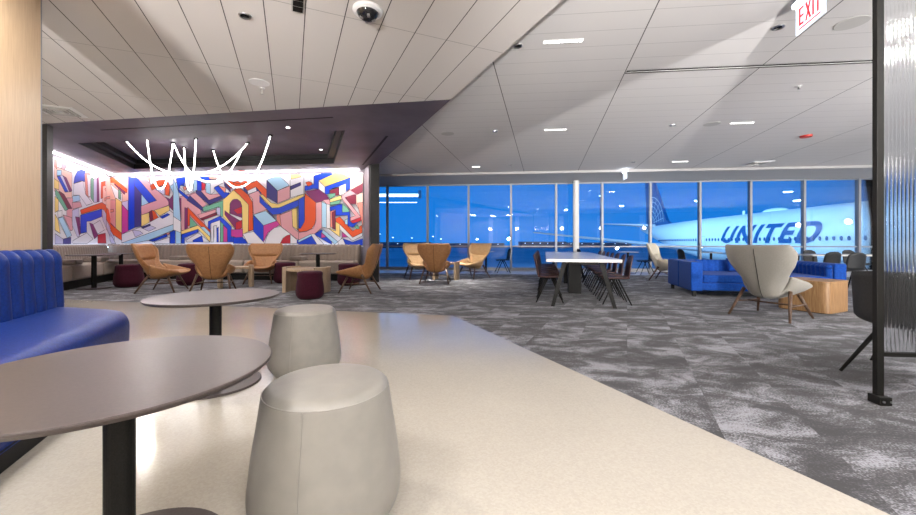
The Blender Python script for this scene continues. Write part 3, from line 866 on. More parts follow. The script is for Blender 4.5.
for s, nm, rot in ((-1, 'left', trz-PI/2), (1, 'right', trz+PI/2)):
    for k in range(7):
        p = TF+u2*(.62+.63*k)+v2*(s*(.61+(-.07 if s < 0 else -.01)))
        rr = rot+random.uniform(-.05, .05)
        lab = 'brown shell chair on the %s side of the communal table, %s from the camera' % (nm, ords[k])
        if first is None: first = dining(p, rr, lab, gC)
        else: dup(first, (p.x, p.y, 0), rr, lab, gC)

# window-side bistro tables and chairs
gW = 'small white-topped window tables'; gD = 'black shell chairs along the windows'
def wtab(px, d, lab, r=.33, h=.76):
    return ped_table((XD(px, d), d), r, h, .22, .035, 'white_top', lab, gW, name='bistro_table')
wtab(486, 13.9, 'small white-topped bistro table by the window, right of the pale tan chairs')
wtab(628, 13.3, 'small white-topped bistro table by the window behind the communal table')
wtab(711, 12.4, 'small white-topped table by the window behind the blue sofa\'s left end')
bk = dining((XD(502.5, 13.6), 13.6), face_rz(-1, -.1), 'black shell chair at the bistro table right of the pale tan chairs', gD, shell='shell_black')
def wch(px, d, fx, fy, lab, sc=1): return dup(bk, (XD(px, d), d, 0), face_rz(fx, fy), lab, gD)
wch(645, 12.9, -1, .05, 'black shell chair at the window table just left of the cream wing chair')
wch(688, 12.6, 1, .0, 'black shell chair left of the window table behind the blue sofa')
wch(730, 12.2, -1, .1, 'black shell chair right of the window table, rising over the blue sofa back')
wch(586, 13.2, 1, 0, 'black shell chair between the round white column and the window table')
# second long table far right
t2 = thing('window_table', (XD(850, 10.3), 10.3, 0), wrz, 'long white-topped table by the window behind the blue sofa\'s right end', 'table')
bm = BM(); box(bm, (.3, 0, .745), (3.0, .7, .04)); obj('tabletop', bm, 'white_top', t2, bev=.003)
for x in (-1.1, 1.7):
    for y in (-.25, .25):
        bm = BM(); tube(bm, (x, y, .725), (x*1.03, y*1.15, 0), .025, .018); obj('leg', bm, 'black', t2)
dc = None
for px, d, fx, fy, lab in ((824, 9.65, .05, 1, 'black shell chair drawn up to the long window table, directly over the sofa\'s right arm'),
                        (847, 8.85, .1, 1, 'black shell chair between the sofa\'s right arm and the charcoal tub chair'),
                        (797, 11.3, 0, -1, 'black shell chair on the window side, leftmost at the long window table'),
                        (817, 11.3, 0, -1, 'black shell chair on the window side of the long table, left of its pair'),
                        (857, 11.3, 0, -1, 'black shell chair on the window side of the long table, beside the dark screen post')):
    wch(px, d, fx, fy, lab)

# ------------------------------------------------------------ blue sofa
SA = Vector((4.70, 7.66)); srz = math.atan2(V.y, V.x)
t = thing('sofa', (SA.x, SA.y, 0), srz, 'royal blue velvet sofa with channelled back and block arms', 'sofa')
SL, SD, ST = 2.62, 1.5, .70
bm = BM(); box(bm, (SL/2, SD/2, .205), (SL-.02, SD-.02, .15)); obj('base', bm, 'blue_velvet', t, bev=.015)
bm = BM(); box(bm, (.11, SD*.5/2+.0, .405), (.22, SD/2-.01, .59)); obj('arm', bm, 'blue_velvet', t, bev=.03)
bm = BM(); box(bm, (.11, SD*.75, .405), (.22, SD/2-.01, .59)); obj('arm', bm, 'blue_velvet', t, bev=.03)
bm = BM(); box(bm, (SL-.1, SD/2-.0, .38), (.2, SD-.0, .62)); obj('arm', bm, 'blue_velvet', t, bev=.03)
channel_back((SL-.2, .04), (SL-.2, SD-.2), (-1, 0), .3, ST-.03, .08, .12, .02, m='blue_velvet', parent=t, name='arm_padding', res=6, lean=.0)
bm = BM(); box(bm, (SL/2, SD-.11, .4), (SL-.02, .2, .58)); obj('back_frame', bm, 'blue_velvet', t, bev=.03)
channel_back((.2, SD-.22), (SL-.2, SD-.22), (0, -1), .3, ST, .14, .13, .025, m='blue_velvet', parent=t, res=6, lean=.05)
bm = BM(); box(bm, (.22+(SL-.48)/4, .6, .36), ((SL-.48)/2-.01, 1.14, .17)); obj('seat_cushion', bm, 'blue_velvet', t, bev=.04)
bm = BM(); box(bm, (.22+(SL-.48)*.75, .6, .36), ((SL-.48)/2-.01, 1.14, .17)); obj('seat_cushion', bm, 'blue_velvet', t, bev=.04)
for x, y in ((.08, .08), (.08, SD-.1), (SL-.08, .08), (SL-.08, SD-.1), (SL/2, .12)):
    bm = BM(); box(bm, (x, y, .065), (.06, .06, .13)); obj('leg', bm, 'black', t)
def pillow(loc, rz, tilt, label):
    bm = BM(); rows = []
    for s in (1, -1):
        rows = [[Vector((x/6*.24, s*.075*math.sqrt(max(0, 1-(x/6)**4))*math.sqrt(max(0, 1-(y/6)**4)), y/6*.15)) for x in range(-6, 7)] for y in range(-6, 7)]
        grid(bm, rows)
    bmesh.ops.remove_doubles(bm, verts=bm.verts, dist=1e-4)
    o = obj('throw_pillow', bm, 'blue_velvet', smooth=True); o.location = loc; o.rotation_euler = (tilt, 0, rz)
    tag(o, label, 'pillow', 'blue pillows on the sofa')
def sl(x, y): p = SA+v2*x+u2*y; return p
p = sl(1.95, .98); pillow((p.x, p.y, .60), srz, -.35, 'blue velvet pillow leaning at the right end of the sofa')
p = sl(1.28, .98); pillow((p.x, p.y, .60), srz, -.35, 'blue velvet pillow at the middle of the sofa, left of the grey chair\'s wing')

# ------------------------------------------------------------ tub chair + reeded glass screen
t = thing('tub_chair', (3.70, 3.10, 0), face_rz(.9, .45), 'charcoal tub chair with splayed legs behind the reeded glass screen', 'chair')
bm = BM(); rows = []
for j in range(15):
    f = j/14
    row = []
    for i in range(33):
        a = -PI*.5-PI*.78+PI*1.56*i/32        # wraps round the back
        top = .87-.17*(abs((a+PI/2)/(PI*.78)))**2.2
        r = .30*math.sin(min(1, f*1.9+.0)*PI/2) if f < .5 else .30+.015*(f-.5)*2
        z = .42+.07*(1-math.cos(min(1, f*2)*PI/2)) if f < .5 else .49+(top-.49)*(f-.5)*2
        row.append(Vector((r*math.cos(a), r*math.sin(a), z)))
    rows.append(row)
grid(bm, rows); o = obj('shell', bm, 'charcoal_felt', t, smooth=True); s = o.modifiers.new('s', 'SOLIDIFY'); s.thickness = .03; s.offset = 1
bm = BM(); lathe(bm, [(0, .44), (.22, .44), (.27, .48), (.27, .52), (.24, .54), (0, .545)], 40); obj('seat_cushion', bm, 'charcoal_felt', t, smooth=True)
for sx, sy in ((1, 1), (-1, 1), (1, -1), (-1, -1)):
    bm = BM(); tube(bm, (sx*.12, sy*.12, .43), (sx*.325, sy*.325, 0), .02, .012); obj('leg', bm, 'black', t, smooth=True)
t = thing('glass_screen', (2.875, 2.60, 0), math.atan2(W.y, W.x), 'reeded glass screen in a black frame at the right edge', 'screen')
bm = BM(); box(bm, (0, 0, 1.62), (.045, .035, 3.24)); obj('post', bm, 'black', t, bev=.003)
bm = BM(); box(bm, (0, -.01, .028), (.075, .09, .056)); obj('foot_plate', bm, 'black', t, bev=.004)
bm = BM(); tube(bm, (-.022, -.068, .03), (-.022, -.06, .03), .006); tube(bm, (.022, -.068, .03), (.022, -.06, .03), .006); obj('bolt', bm, 'steel', t)
bm = BM(); box(bm, (.55, 0, .335), (1.06, .04, .026)); obj('bottom_rail', bm, 'black', t)
bm = BM(); box(bm, (.55, 0, 3.2), (1.06, .04, .026)); obj('top_rail', bm, 'black', t)
bm = BM(); box(bm, (1.1, 0, 1.62), (.052, .06, 3.24)); obj('post', bm, 'black', t, bev=.003)
bm = BM(); fr = []; bk_ = []; n = 43*8; x0, x1 = .03, 1.07
for k in range(n+1):
    x = x0+(x1-x0)*k/n; y = -.006-.0022*abs(math.sin(PI*k/8))
    fr.append((x, y)); bk_.append((x, .006))
lo = []; hi = []
pr_ = fr+bk_[::-1]
prism(bm, pr_, .35, 3.187); obj('glass_panel', bm, 'reed', t)

# ------------------------------------------------------------ alcove pendant light: looping LED ropes
t = thing('chandelier', (0, 0, 0), 0, 'looping white LED rope chandelier hanging under the dark alcove ceiling', 'chandelier')
zc = ZL+.25
def att(px, py): return Vector((*P(px, py, zc), zc))
def rope(a, b, mid_px, mid_py, sharp=1):
    """catenary-like loop whose lowest point sits near the given level"""
    d = (a.y+b.y)/2
    zlow = H+(HZ-mid_py)*d/F
    pts = []
    for k in range(41):
        s = k/40; x = 2*s-1
        base = a.lerp(b, s)
        k_ = 1-abs(x)**2.3
        pts.append(Vector((base.x, base.y, zc-(zc-zlow)*k_)))
    bm = BM(); curve_tube(bm, pts, .0125, 8); obj('led_rope', bm, 'led', t, smooth=True)
q1, q2, q3, q4, q5 = att(125.8, 140.5), att(147, 139), att(173, 142.5), att(184, 147), att(196, 138)
q6, q7, q8, q9 = att(213, 149.5), att(248, 142.5), att(241.5, 150), att(270.5, 135)
for (a, b, y) in ((q1, q7, 174.5), (q2, q3, 189), (q3, q8, 181.5), (q4, q5, 190), (q6, q9, 187)): rope(a, b, 0, y)
bm = BM()
for q_ in (q1, q2, q3, q4, q5, q6, q7, q8, q9): lathe(bm, [(0, -.03), (.045, -.03), (.045, 0), (0, 0)], 20, tuple(q_))
obj('ceiling_mount', bm, 'black', t)

# ------------------------------------------------------------ exit sign
ES = Vector((XD(796.5, 3.60), 3.60)); ed = -u2
t = thing('exit_sign', (ES.x, ES.y, 0), math.atan2(ed.y, ed.x), 'hanging white EXIT sign with red letters near the screen post', 'sign')
bm = BM(); box(bm, (.19, 0, 3.185), (.38, .012, .27)); obj('panel', bm, 'exit_face', t)
bm = BM(); box(bm, (.19, 0, 3.335), (.42, .05, .035)); obj('light_bar', bm, 'exit_glow', t)
bm = BM(); box(bm, (.19, 0, 3.362), (.44, .07, .02)); box(bm, (.19, 0, 3.41), (.1, .05, .08)); obj('housing', bm, 'alu', t)
bm = BM()
def seg(x0, z0, x1, z1, w=.022):
    a = Vector((x0, z0)); b = Vector((x1, z1)); d = (b-a).normalized(); n = Vector((-d.y, d.x))*w/2
    for yy in (-.0075, .0075):
        bm.faces.new([bm.verts.new((p.x, yy, p.y)) for p in (a-n, b-n, b+n, a+n)])
zb, zt_ = 3.115, 3.28
def E(x): seg(x, zb, x, zt_); [seg(x, z, x+.055, z, .02) for z in (zb+.01, (zb+zt_)/2, zt_-.01)]
E(.06); seg(.145, zb, .205, zt_); seg(.205, zb, .145, zt_); seg(.24, zb, .24, zt_); seg(.30, zb, .30, zt_); seg(.27, zt_-.01, .33, zt_-.01, .02)
seg(.05, 3.085, .335, 3.085, .013)
obj('lettering', bm, 'exit_red', t)

# ------------------------------------------------------------ ceiling fittings
def disc(px, py, Z, r, m, name, label, cat, drop=.006, prof=None, group=None):
    X, Y = P(px, py, Z); bm = BM(); lathe(bm, prof or [(0, -drop), (r*.93, -drop), (r, -drop*.5), (r, 0), (0, 0)], 40, (0, 0, 0))
    o = obj(name, bm, m, smooth=False); o.location = (X, Y, Z); tag(o, label, cat, group); return o
gS = 'round ceiling speakers'
disc(851.5, 23, ZR, .145, 'speaker', 'ceiling_speaker', 'round ceiling speaker between the EXIT sign and the dark screen post', 'speaker', group=gS)
disc(712, 124, ZR, .15, 'speaker', 'ceiling_speaker', 'round ceiling speaker above the window end of the white-boarded ceiling, right of centre', 'speaker', group=gS)
disc(447.5, 133.7, ZR, .14, 'speaker', 'ceiling_speaker', 'round ceiling speaker just right of the dark alcove ceiling corner', 'speaker', group=gS)
disc(259, 82.5, ZL, .13, 'white_gloss', 'ceiling_speaker', 'round white ceiling disc in front of the dark alcove ceiling', 'speaker', group=gS)
gN = 'small dark ceiling downlights'
def down(px, py, Z, label, r=.05):
    t = thing('downlight', (*P(px, py, Z), Z), 0, label, 'downlight', gN)
    bm = BM(); lathe(bm, [(r*.75, -.012), (r, -.012), (r*1.05, 0), (r*.75, 0), (r*.75, -.012)], 28); obj('trim_ring', bm, 'steel', t)
    bm = BM(); lathe(bm, [(0, -.004), (r*.76, -.004), (r*.76, 0), (0, 0)], 28); obj('lens', bm, 'black_gloss', t)
down(245, 15.5, ZL, 'dark round downlight near the top of the left ceiling', .055)
down(518, 45.5, ZR, 'dark round downlight beside the slanting ceiling edge', .05)
down(778, 27, ZR, 'dark round downlight left of the EXIT sign', .055)
down(672.7, 125, ZR, 'small dark downlight left of the speaker on the right ceiling', .06)
down(495, 131, ZR, 'small dark downlight above the middle windows, right of the alcove corner', .06)
down(633, 162, ZR, 'tiny dark downlight close to the window head, above the communal table', .07)
down(510, 165, ZR, 'tiny dark downlight close to the window head, left of centre', .07)
# dome camera
t = thing('security_camera', (*P(367.6, 10, ZL), ZL), 0, 'black dome security camera in a white ring at the top of the picture', 'camera')
bm = BM(); lathe(bm, [(.1, -.03), (.135, -.02), (.14, 0), (.1, 0), (.1, -.03)], 48); obj('ring', bm, 'white_gloss', t, smooth=True)
bm = BM(); lathe(bm, [(0, -.095), (.03, -.093), (.06, -.08), (.085, -.055), (.1, -.02), (.1, 0), (0, 0)], 40); obj('dome', bm, 'black_gloss', t, smooth=True)
bm = BM()
for a in range(4): box(bm, (.055*math.cos(a*1.57+.4), .055*math.sin(a*1.57+.4), -.082), (.03, .022, .02), a*1.57)
obj('lens_module', bm, 'steel', t)
# sprinkler in front of alcove
def sprinkler(px, py, Z, label, L=.09):
    t = thing('sprinkler', (*P(px, py, Z), Z), 0, label, 'sprinkler', 'ceiling sprinklers')
    bm = BM(); lathe(bm, [(0, -.006), (.035, -.006), (.04, 0), (0, 0)], 24); obj('escutcheon', bm, 'white_gloss', t)
    bm = BM(); lathe(bm, [(0, -L), (.02, -L), (.02, -L+.006), (.007, -L+.01), (.012, -L*.6), (.014, 0), (0, 0)], 16); obj('head', bm, 'steel', t)
sprinkler(262, 88, ZL, 'small steel sprinkler hanging before the dark alcove ceiling')
sprinkler(799, 86, ZR, 'small white sprinkler below the slot diffuser', .05)
# smoke detector + red strobe
disc(806, 135.7, ZR, .11, 'red_p', 'fire_strobe', 'round red fire alarm beacon on the right ceiling', 'alarm', .035)
o = disc(241.6, 170.6, ZL, .09, 'red_p', 'fire_strobe', 'small red fire alarm plate on the alcove ceiling behind the light ropes', 'alarm', .02)
# linear slot lights
gL = 'short linear ceiling lights'
def linlight(x0, x1, y, label, th=.045):
    a = Vector(P(x0, y, ZR)); Yb = P(x1, y, ZR); b = a+Vector(W[:2])*((Vector(Yb)-a).length)
    t = thing('linear_light', (*a, ZR), math.atan2((b-a).y, (b-a).x), label, 'ceiling light', gL); L = (b-a).length
    bm = BM(); box(bm, (L/2, 0, -.004), (L, th+.02, .01)); obj('frame', bm, 'white_gloss', t)
    n = 9; 
    bm = BM()
    for k in range(n): box(bm, (L*(k+.5)/n, 0, -.011), (L/n*.62, th*.7, .006))
    obj('lens_row', bm, 'led_small', t)
linlight(543, 582, 42, 'short linear ceiling light right of the slanting ceiling edge')
linlight(730, 752, 123, 'short linear ceiling light right of the speaker over the sofa')
linlight(672, 687, 161.5, 'short linear ceiling light close to the window head', .06)
linlight(544, 566, 129.7, 'short linear ceiling light above the middle windows')
linlight(472, 480, 166.7, 'tiny linear ceiling light near the window head on the left', .06)
linlight(770, 781, 172, 'tiny linear ceiling light near the window head on the right', .06)
# slot diffuser
a = Vector(P(626, 72, ZR)); t = thing('slot_diffuser', (*a, ZR), math.atan2(W.y, W.x), 'long black slot air diffuser across the right ceiling', 'air diffuser')
for y in (-.028, .028):
    bm = BM(); box(bm, (2.4, y, -.002), (4.8, .03, .006)); obj('slot', bm, 'black', t)
bm = BM(); box(bm, (2.4, 0, -.005), (4.8, .014, .008)); obj('blade', bm, 'speaker', t)
# square 4-way diffusers
def vent(px, py, Z, s, rz, label):
    t = thing('air_diffuser', (*P(px, py, Z), Z), rz, label, 'air diffuser', 'square ceiling air diffusers')
    bm = BM(); box(bm, (0, 0, -.004), (s, s, .01)); obj('plate', bm, 'white_gloss', t)
    for k, f in enumerate((.7, .5, .3)):
        bm = BM()
        for (x, y, a, b) in ((0, 1, s*f, .02), (0, -1, s*f, .02), (1, 0, .02, s*f), (-1, 0, .02, s*f)): box(bm, (x*s*f/2, y*s*f/2, -.018), (a, b, .018))
        obj('louvre', bm, 'speaker', t)
vent(59, 110.5, ZL, .55, math.atan2(A.y, A.x), 'square white air diffuser beside the oak wall on the left ceiling')
vent(757, 163, ZR, .6, wrz, 'square white air diffuser near the window head over the sofa')
a = P(298, 2.5, ZL); t = thing('return_grille', (a[0], a[1], ZL), math.atan2(A.y, A.x), 'small black air grille cut by the top edge, left of the dome camera', 'air diffuser')
bm = BM(); box(bm, (0, 0, -.004), (.3, .11, .01)); obj('frame', bm, 'speaker', t)
bm = BM()
for k in range(3): box(bm, (-.09+.09*k, 0, -.012), (.07, .085, .01))
obj('louvre', bm, 'black', t)
# spot accents in the alcove ceiling
for px, py, lab in ((288, 127.4, 'small white spotlight in the alcove ceiling nearer the front slot'), (321, 149.6, 'small white spotlight in the alcove tray\'s right end')):
    disc(px, py, ZL if py < 130 else ZL+.25, .035, 'led_small', 'spotlight', lab, 'spotlight', .01, group='small alcove spotlights')
# second exit sign at the window head
t = thing('exit_sign', (XD(625, 12.2), 12.2, 0), wrz+PI/2, 'small lit exit sign seen edge-on by the window head, far above the communal table', 'sign')
bm = BM(); box(bm, (0, 0, 3.23), (.34, .015, .24)); obj('panel', bm, 'exit_face', t)
bm = BM(); box(bm, (0, 0, 3.362), (.36, .05, .03)); obj('light_bar', bm, 'exit_glow', t)

# ------------------------------------------------------------ row of globe sconces behind the camera (inner ones mirrored in the windows, outer ones added for light)
for i, (x, y) in enumerate(((-.74, -2.03), (1.5, -1.97), (3.45, -1.9), (5.1, -1.85), (8.1, -1.9), (11.3, -1.9), (-3.2, -2.0), (-6, -2))):
    t = thing('globe_lamp', (x, -2.7, 0), 0, 'glowing globe wall lamp on a pilaster behind the viewpoint', 'lamp', 'globe wall lamps')
    bm = BM(); box(bm, (0, .08, 1.72), (.35, .16, 3.0)); obj('backplate', bm, 'white_paint', t)
    bm = BM(); tube(bm, (0, .16, 2.2), (0, .56, 2.2), .015); obj('arm', bm, 'black', t)
    bm = BM(); bmesh.ops.create_uvsphere(bm, u_segments=32, v_segments=16, radius=.14, matrix=Matrix.Translation((0, .7, 2.2))); obj('globe', bm, 'globe', t, smooth=True)

for (x, y, rz) in ((20.3, 1.5, PI/2), (20.3, 5.5, PI/2), (20.3, 9.5, PI/2), (-9.6, .5, -PI/2), (-9.6, 4.5, -PI/2)):  # side-wall globes added out of view to lift the ceiling light
    t = thing('globe_lamp', (x, y, 0), rz, 'added globe wall lamp on a side wall outside the view, unseen fill light', 'lamp', 'globe wall lamps')
    bm = BM(); box(bm, (0, .08, 1.72), (.35, .16, 3.0)); obj('backplate', bm, 'white_paint', t)
    bm = BM(); tube(bm, (0, .16, 2.2), (0, .56, 2.2), .015); obj('arm', bm, 'black', t)
    bm = BM(); bmesh.ops.create_uvsphere(bm, u_segments=32, v_segments=16, radius=.14, matrix=Matrix.Translation((0, .7, 2.2))); obj('globe', bm, 'globe', t, smooth=True)
# ------------------------------------------------------------ outside
bm = BM(); prism(bm, [(-400, 16.5), (500, 16.5), (700, 700), (-600, 700)], -5.7, -5.5); o = struct('ground_apron', bm, 'apron')
# airliner
PD = Vector((.0948, .9955)); prz = math.atan2(PD.y, PD.x)-PI/2
t = thing('airliner', (39.1, 33.0, 0), prz, 'white airliner with blue UNITED lettering parked outside the windows', 'airplane')
R, ZC = 3.5, 1.55
def sec(y):
    if y < -14: f = max(0, (y+24)/10); r = R*math.sqrt(max(.0001, 1-(1-f)**2)); return r, ZC-.6*(1-f)
    if y < 27: return R, ZC
    f = min(1, (y-27)/33); return R*(1-f**1.5*.93), ZC+.28*R*f**1.5*3*.93-.0
bm = BM(); rows = []
ys = [-24, -23.5, -22.5, -21, -19, -16.5, -14]+[-14+41*k/8 for k in range(1, 9)]+[27+33*k/16 for k in range(1, 17)]
for y in ys:
    r, zc_ = sec(y); rows.append([Vector((r*math.cos(a), y, zc_+r*math.sin(a))) for a in [2*PI*i/48 for i in range(48)]])
vs = grid(bm, rows, True); bm.faces.new(vs[0]); bm.faces.new(vs[-1][::-1]); obj('fuselage', bm, 'plane_white', t, smooth=True)
# lettering wrapped on the side
cu = bpy.data.curves.new('u', 'FONT'); cu.body = 'UNITED'; cu.size = 1; cu.shear = .32; cu.offset = .035; cu.space_character = 1.22
to = bpy.data.objects.new('tmp', cu); C.objects.link(to); bpy.context.view_layer.update()
me = bpy.data.meshes.new_from_object(to.evaluated_get(bpy.context.evaluated_depsgraph_get())); bpy.data.objects.remove(to)
bm = BM(); bm.from_mesh(me)
mnx = min(v.co.x for v in bm.verts); mxx = max(v.co.x for v in bm.verts); mny = min(v.co.y for v in bm.verts); mxy = max(v.co.y for v in bm.verts)
for k in range(1, 14):
    yy = mny+(mxy-mny)*k/14
    bmesh.ops.bisect_plane(bm, geom=bm.verts[:]+bm.edges[:]+bm.faces[:], plane_co=(0, yy, 0), plane_no=(0, 1, 0))
y_far, y_near = 53.9-33, 37.4-33
for v in bm.verts:
    fx = (v.co.x-mnx)/(mxx-mnx); fz = (v.co.y-mny)/(mxy-mny)
    z = .95+2.3*fz; y = y_far+(y_near-y_far)*fx
    xx = -math.sqrt(R*R-(z-ZC)**2)-.05
    v.co = Vector((xx, y, z))
obj('lettering', bm, 'plane_blue', t)
# cabin windows
for k in range(72):
    y = -8+.78*k
    if 8.5 < y < 9.6 or 25 < y < 26.5: continue
    r, zc_ = sec(y)
    if y > 47: continue
    z = 1.45; zz = z-zc_
    if abs(zz) > r*.95: continue
    bm = BM(); xx = -math.sqrt(r*r-zz*zz)-.06
    lathe(bm, [(0, 0), (.2, 0), (.2, .05), (0, .05)], 12)
    for v in bm.verts: v.co = Vector((xx-v.co.z+.03, y+v.co.y*.75, z+v.co.x*1.1))
    obj('cabin_window', bm, 'plane_dark', t)
for y in (-1.6, 9.05, 25.8):
    bm = BM()
    r = R
    def side(z): return -math.sqrt(max(.01, r*r-(z-ZC)**2))-.04
    for dy in (-.55, .55):
        zs = [-.3+2.3*k/8 for k in range(9)]
        for z0_, z1_ in zip(zs, zs[1:]): bm.faces.new([bm.verts.new(p_) for p_ in ((side(z0_), y+dy-.04, z0_), (side(z0_), y+dy+.04, z0_), (side(z1_), y+dy+.04, z1_), (side(z1_), y+dy-.04, z1_))])
    for z in (-.3, 2.0): bm.faces.new([bm.verts.new(p_) for p_ in ((side(z), y-.55, z-.04), (side(z), y+.55, z-.04), (side(z+.08), y+.55, z+.04), (side(z+.08), y-.55, z+.04))])
    obj('cabin_door', bm, 'plane_line', t)
bm = BM(); bmesh.ops.create_uvsphere(bm, u_segments=24, v_segments=12, radius=1, matrix=Matrix.Translation((0, 15.7, ZC+R)) @ Matrix.Diagonal((.6, 2.2, .42, 1))); obj('radome', bm, 'plane_white', t, smooth=True)
bm = BM(); box(bm, (0, 21.8, ZC+R+.25), (.08, .5, .6)); obj('antenna', bm, 'plane_white', t)
# fin
def slab(bm, prof, x0, th):
    a = [bm.verts.new((x0-th, y, z)) for y, z in prof]; b = [bm.verts.new((x0+th, y, z)) for y, z in prof]
    bm.faces.new(a); bm.faces.new(b[::-1]); n = len(prof)
    for i in range(n): bm.faces.new((a[i], a[(i+1) % n], b[(i+1) % n], b[i]))
finp = [(43.5, 4.4), (46, 5.6), (53.0, 15.2), (57.0, 15.2), (56.2, 5.0), (55, 4.2)]
bm = BM(); slab(bm, finp, 0, .3); fo = obj('tail_fin', bm, 'plane_blue', t)
bm = BM()
def arcl(bm, pts, w, x=-.34):
    for a, b in zip(pts, pts[1:]):
        a = Vector(a); b = Vector(b); d = (b-a).normalized(); n = Vector((-d.y, d.x))*w/2
        bm.faces.new([bm.verts.new((x, p.x, p.y)) for p in (a-n, b-n, b+n, a+n)])
cx_, cz_, rr = 53.5, 5.2, 6.3
for rad in (6.3, 5.2, 4.1, 3.0, 1.9):
    pts = []
    for k in range(25):
        a = PI*.5+(PI*.5)*k/24*.98; y = cx_+rad*math.cos(a)*1.0; z = cz_+rad*math.sin(a)*.95
        if z > 5.0 and y > 45.8-.0+(z-5.6)*.73*.9+.2: pts.append((y, z))
    if len(pts) > 1: arcl(bm, pts, .16)
for ang in (.55, .65, .75, .85, .95):
    a = PI*ang; pts = []
    for k in range(9):
        rad = 1.2+5.1*k/8; y = cx_+rad*math.cos(a); z = cz_+rad*math.sin(a)*.95
        if z > 5.0 and y > 46+(z-5.6)*.70: pts.append((y, z))
    if len(pts) > 1: arcl(bm, pts, .14)
obj('tail_emblem', bm, 'plane_white', fo)
# stabilisers and near wing
def wing(name, root_y, root_z, chord, tip, tipchord, m='plane_grey', th=.35, x0=-2.6):
    bm = BM()
    a = [(x0, root_y, root_z+th), (x0, root_y+chord, root_z+th*.3), (x0, root_y+chord, root_z), (x0, root_y, root_z-th*.4)]
    b = [(tip[0], tip[1], tip[2]+.08), (tip[0], tip[1]+tipchord, tip[2]+.05), (tip[0], tip[1]+tipchord, tip[2]-.03), (tip[0], tip[1], tip[2]-.05)]
    vv = grid(bm, [[Vector(p) for p in a], [Vector(p) for p in b]], True); bm.faces.new(vv[0]); bm.faces.new(vv[1][::-1]); obj(name, bm, m, t)
wing('wing', 2, -1.0, 12, (-29.5, 24, 2.6), 2.0)
wing('stabiliser', 50, 4.6, 6, (-10, 56, 5.4), 2.2, x0=-.8)
wing('stabiliser', 50, 4.6, 6, (10, 56, 5.4), 2.2, x0=.8)
# landing gear holds it on the apron
for (x, y) in ((-4.5, 8), (4.5, 8), (0, -17)):
    bm = BM(); tube(bm, (x*.8, y, -1.2), (x, y, -4.9), .22)
    for s in (-.45, .45): tube(bm, (x+s-.2, y, -4.9), (x+s+.2, y, -4.9), .6, n=24)
    obj('landing_gear', bm, 'plane_grey', t)
# added outdoor bars standing in for a ceiling fixture reflected in the left panes
gt = thing('reflection_bars', (XD(362, 40), 40, -5.5), 0, 'two lit white bars on an added outdoor post, standing in for a fixture reflected at the left end of the windows', 'reflection')
bm = BM(); box(bm, (0, 0, 6.2), (.5, .5, 12.4)); obj('post', bm, 'hangar', gt)
bm = BM(); box(bm, (3.1, -.1, 11.5), (6.2, .25, .28)); obj('light_bar', bm, 'mast_lamp', gt)
bm = BM(); box(bm, (2.9, -.1, 10.75), (5.8, .2, .06)); obj('lower_bar', bm, 'mast_lamp', gt)
bm = BM(); box(bm, (6.1, -.1, 11.6), (.3, .4, .8)); obj('lamp_head', bm, 'plane_grey', gt)
# distant buildings and light masts on the horizon
for i, (x, y, w_, h_) in enumerate(((-60, 420, 60, 6.5), (10, 460, 90, 5.2), (95, 430, 50, 7.0), (170, 470, 80, 6))):
    bm = BM(); box(bm, (0, 0, h_/2), (w_, 20, h_)); o = obj('hangar', bm, 'hangar'); o.location = (x, y, -5.5)
    bm = BM()
    for k in range(6): box(bm, (-w_/2+w_*(k+.5)/6, -10.3, h_*.75), (1.0, .4, .5))
    l_ = obj('flood_lamp', bm, 'mast_lamp', o); 
    tag(o, ['low dark terminal building on the horizon, leftmost', 'long low terminal building on the horizon behind the pale tan chairs', 'low building on the horizon left of the communal table', 'low building on the horizon beyond the communal table'][i], 'building', 'distant airport buildings')
for i, (px, d, top) in enumerate(((380, 300, 234), (393, 260, 237.5), (412, 280, 238), (433, 250, 236.5), (441, 240, 239), (600, 180, 196), (578, 200, 205))):
    z = H+(HZ-top)*d/F; t = thing('light_mast', (XD(px, d), d, -5.5), 0, ['apron light mast far out at the left edge of the windows', 'apron light mast above the leftmost pale chair', 'apron light mast left of the turned-away tan chair', 'apron light mast above the turned-away tan chair', 'low apron light mast right of the turned-away tan chair', 'tall apron light mast right of the white column', 'tall apron light mast at the white column'][i], 'light mast', 'apron light masts')
    bm = BM(); tube(bm, (0, 0, 0), (0, 0, z+5.5), .12); obj('pole', bm, 'hangar', t)
    bm = BM(); box(bm, (0, -.2, z+5.5), (1.0, .4, .5)); obj('lamp_head', bm, 'mast_lamp', t)

# ------------------------------------------------------------ lights
def area(name, loc, size, power, col=(1, .95, .9), rot=(0, 0, 0), sy=None, spread=None):
    l = bpy.data.lights.new(name, 'AREA'); l.energy = power; l.color = col; l.size = size
    if sy: l.shape = 'RECTANGLE'; l.size_y = sy
    if spread: l.spread = spread
    o = bpy.data.objects.new(name, l); C.objects.link(o); o.location = loc; o.rotation_euler = rot; return o
def point(name, loc, power, r=.14, col=(1, .88, .75)):
    l = bpy.data.lights.new(name, 'POINT'); l.energy = power; l.color = col; l.shadow_soft_size = r
    o = bpy.data.objects.new(name, l); C.objects.link(o); o.location = loc; return o
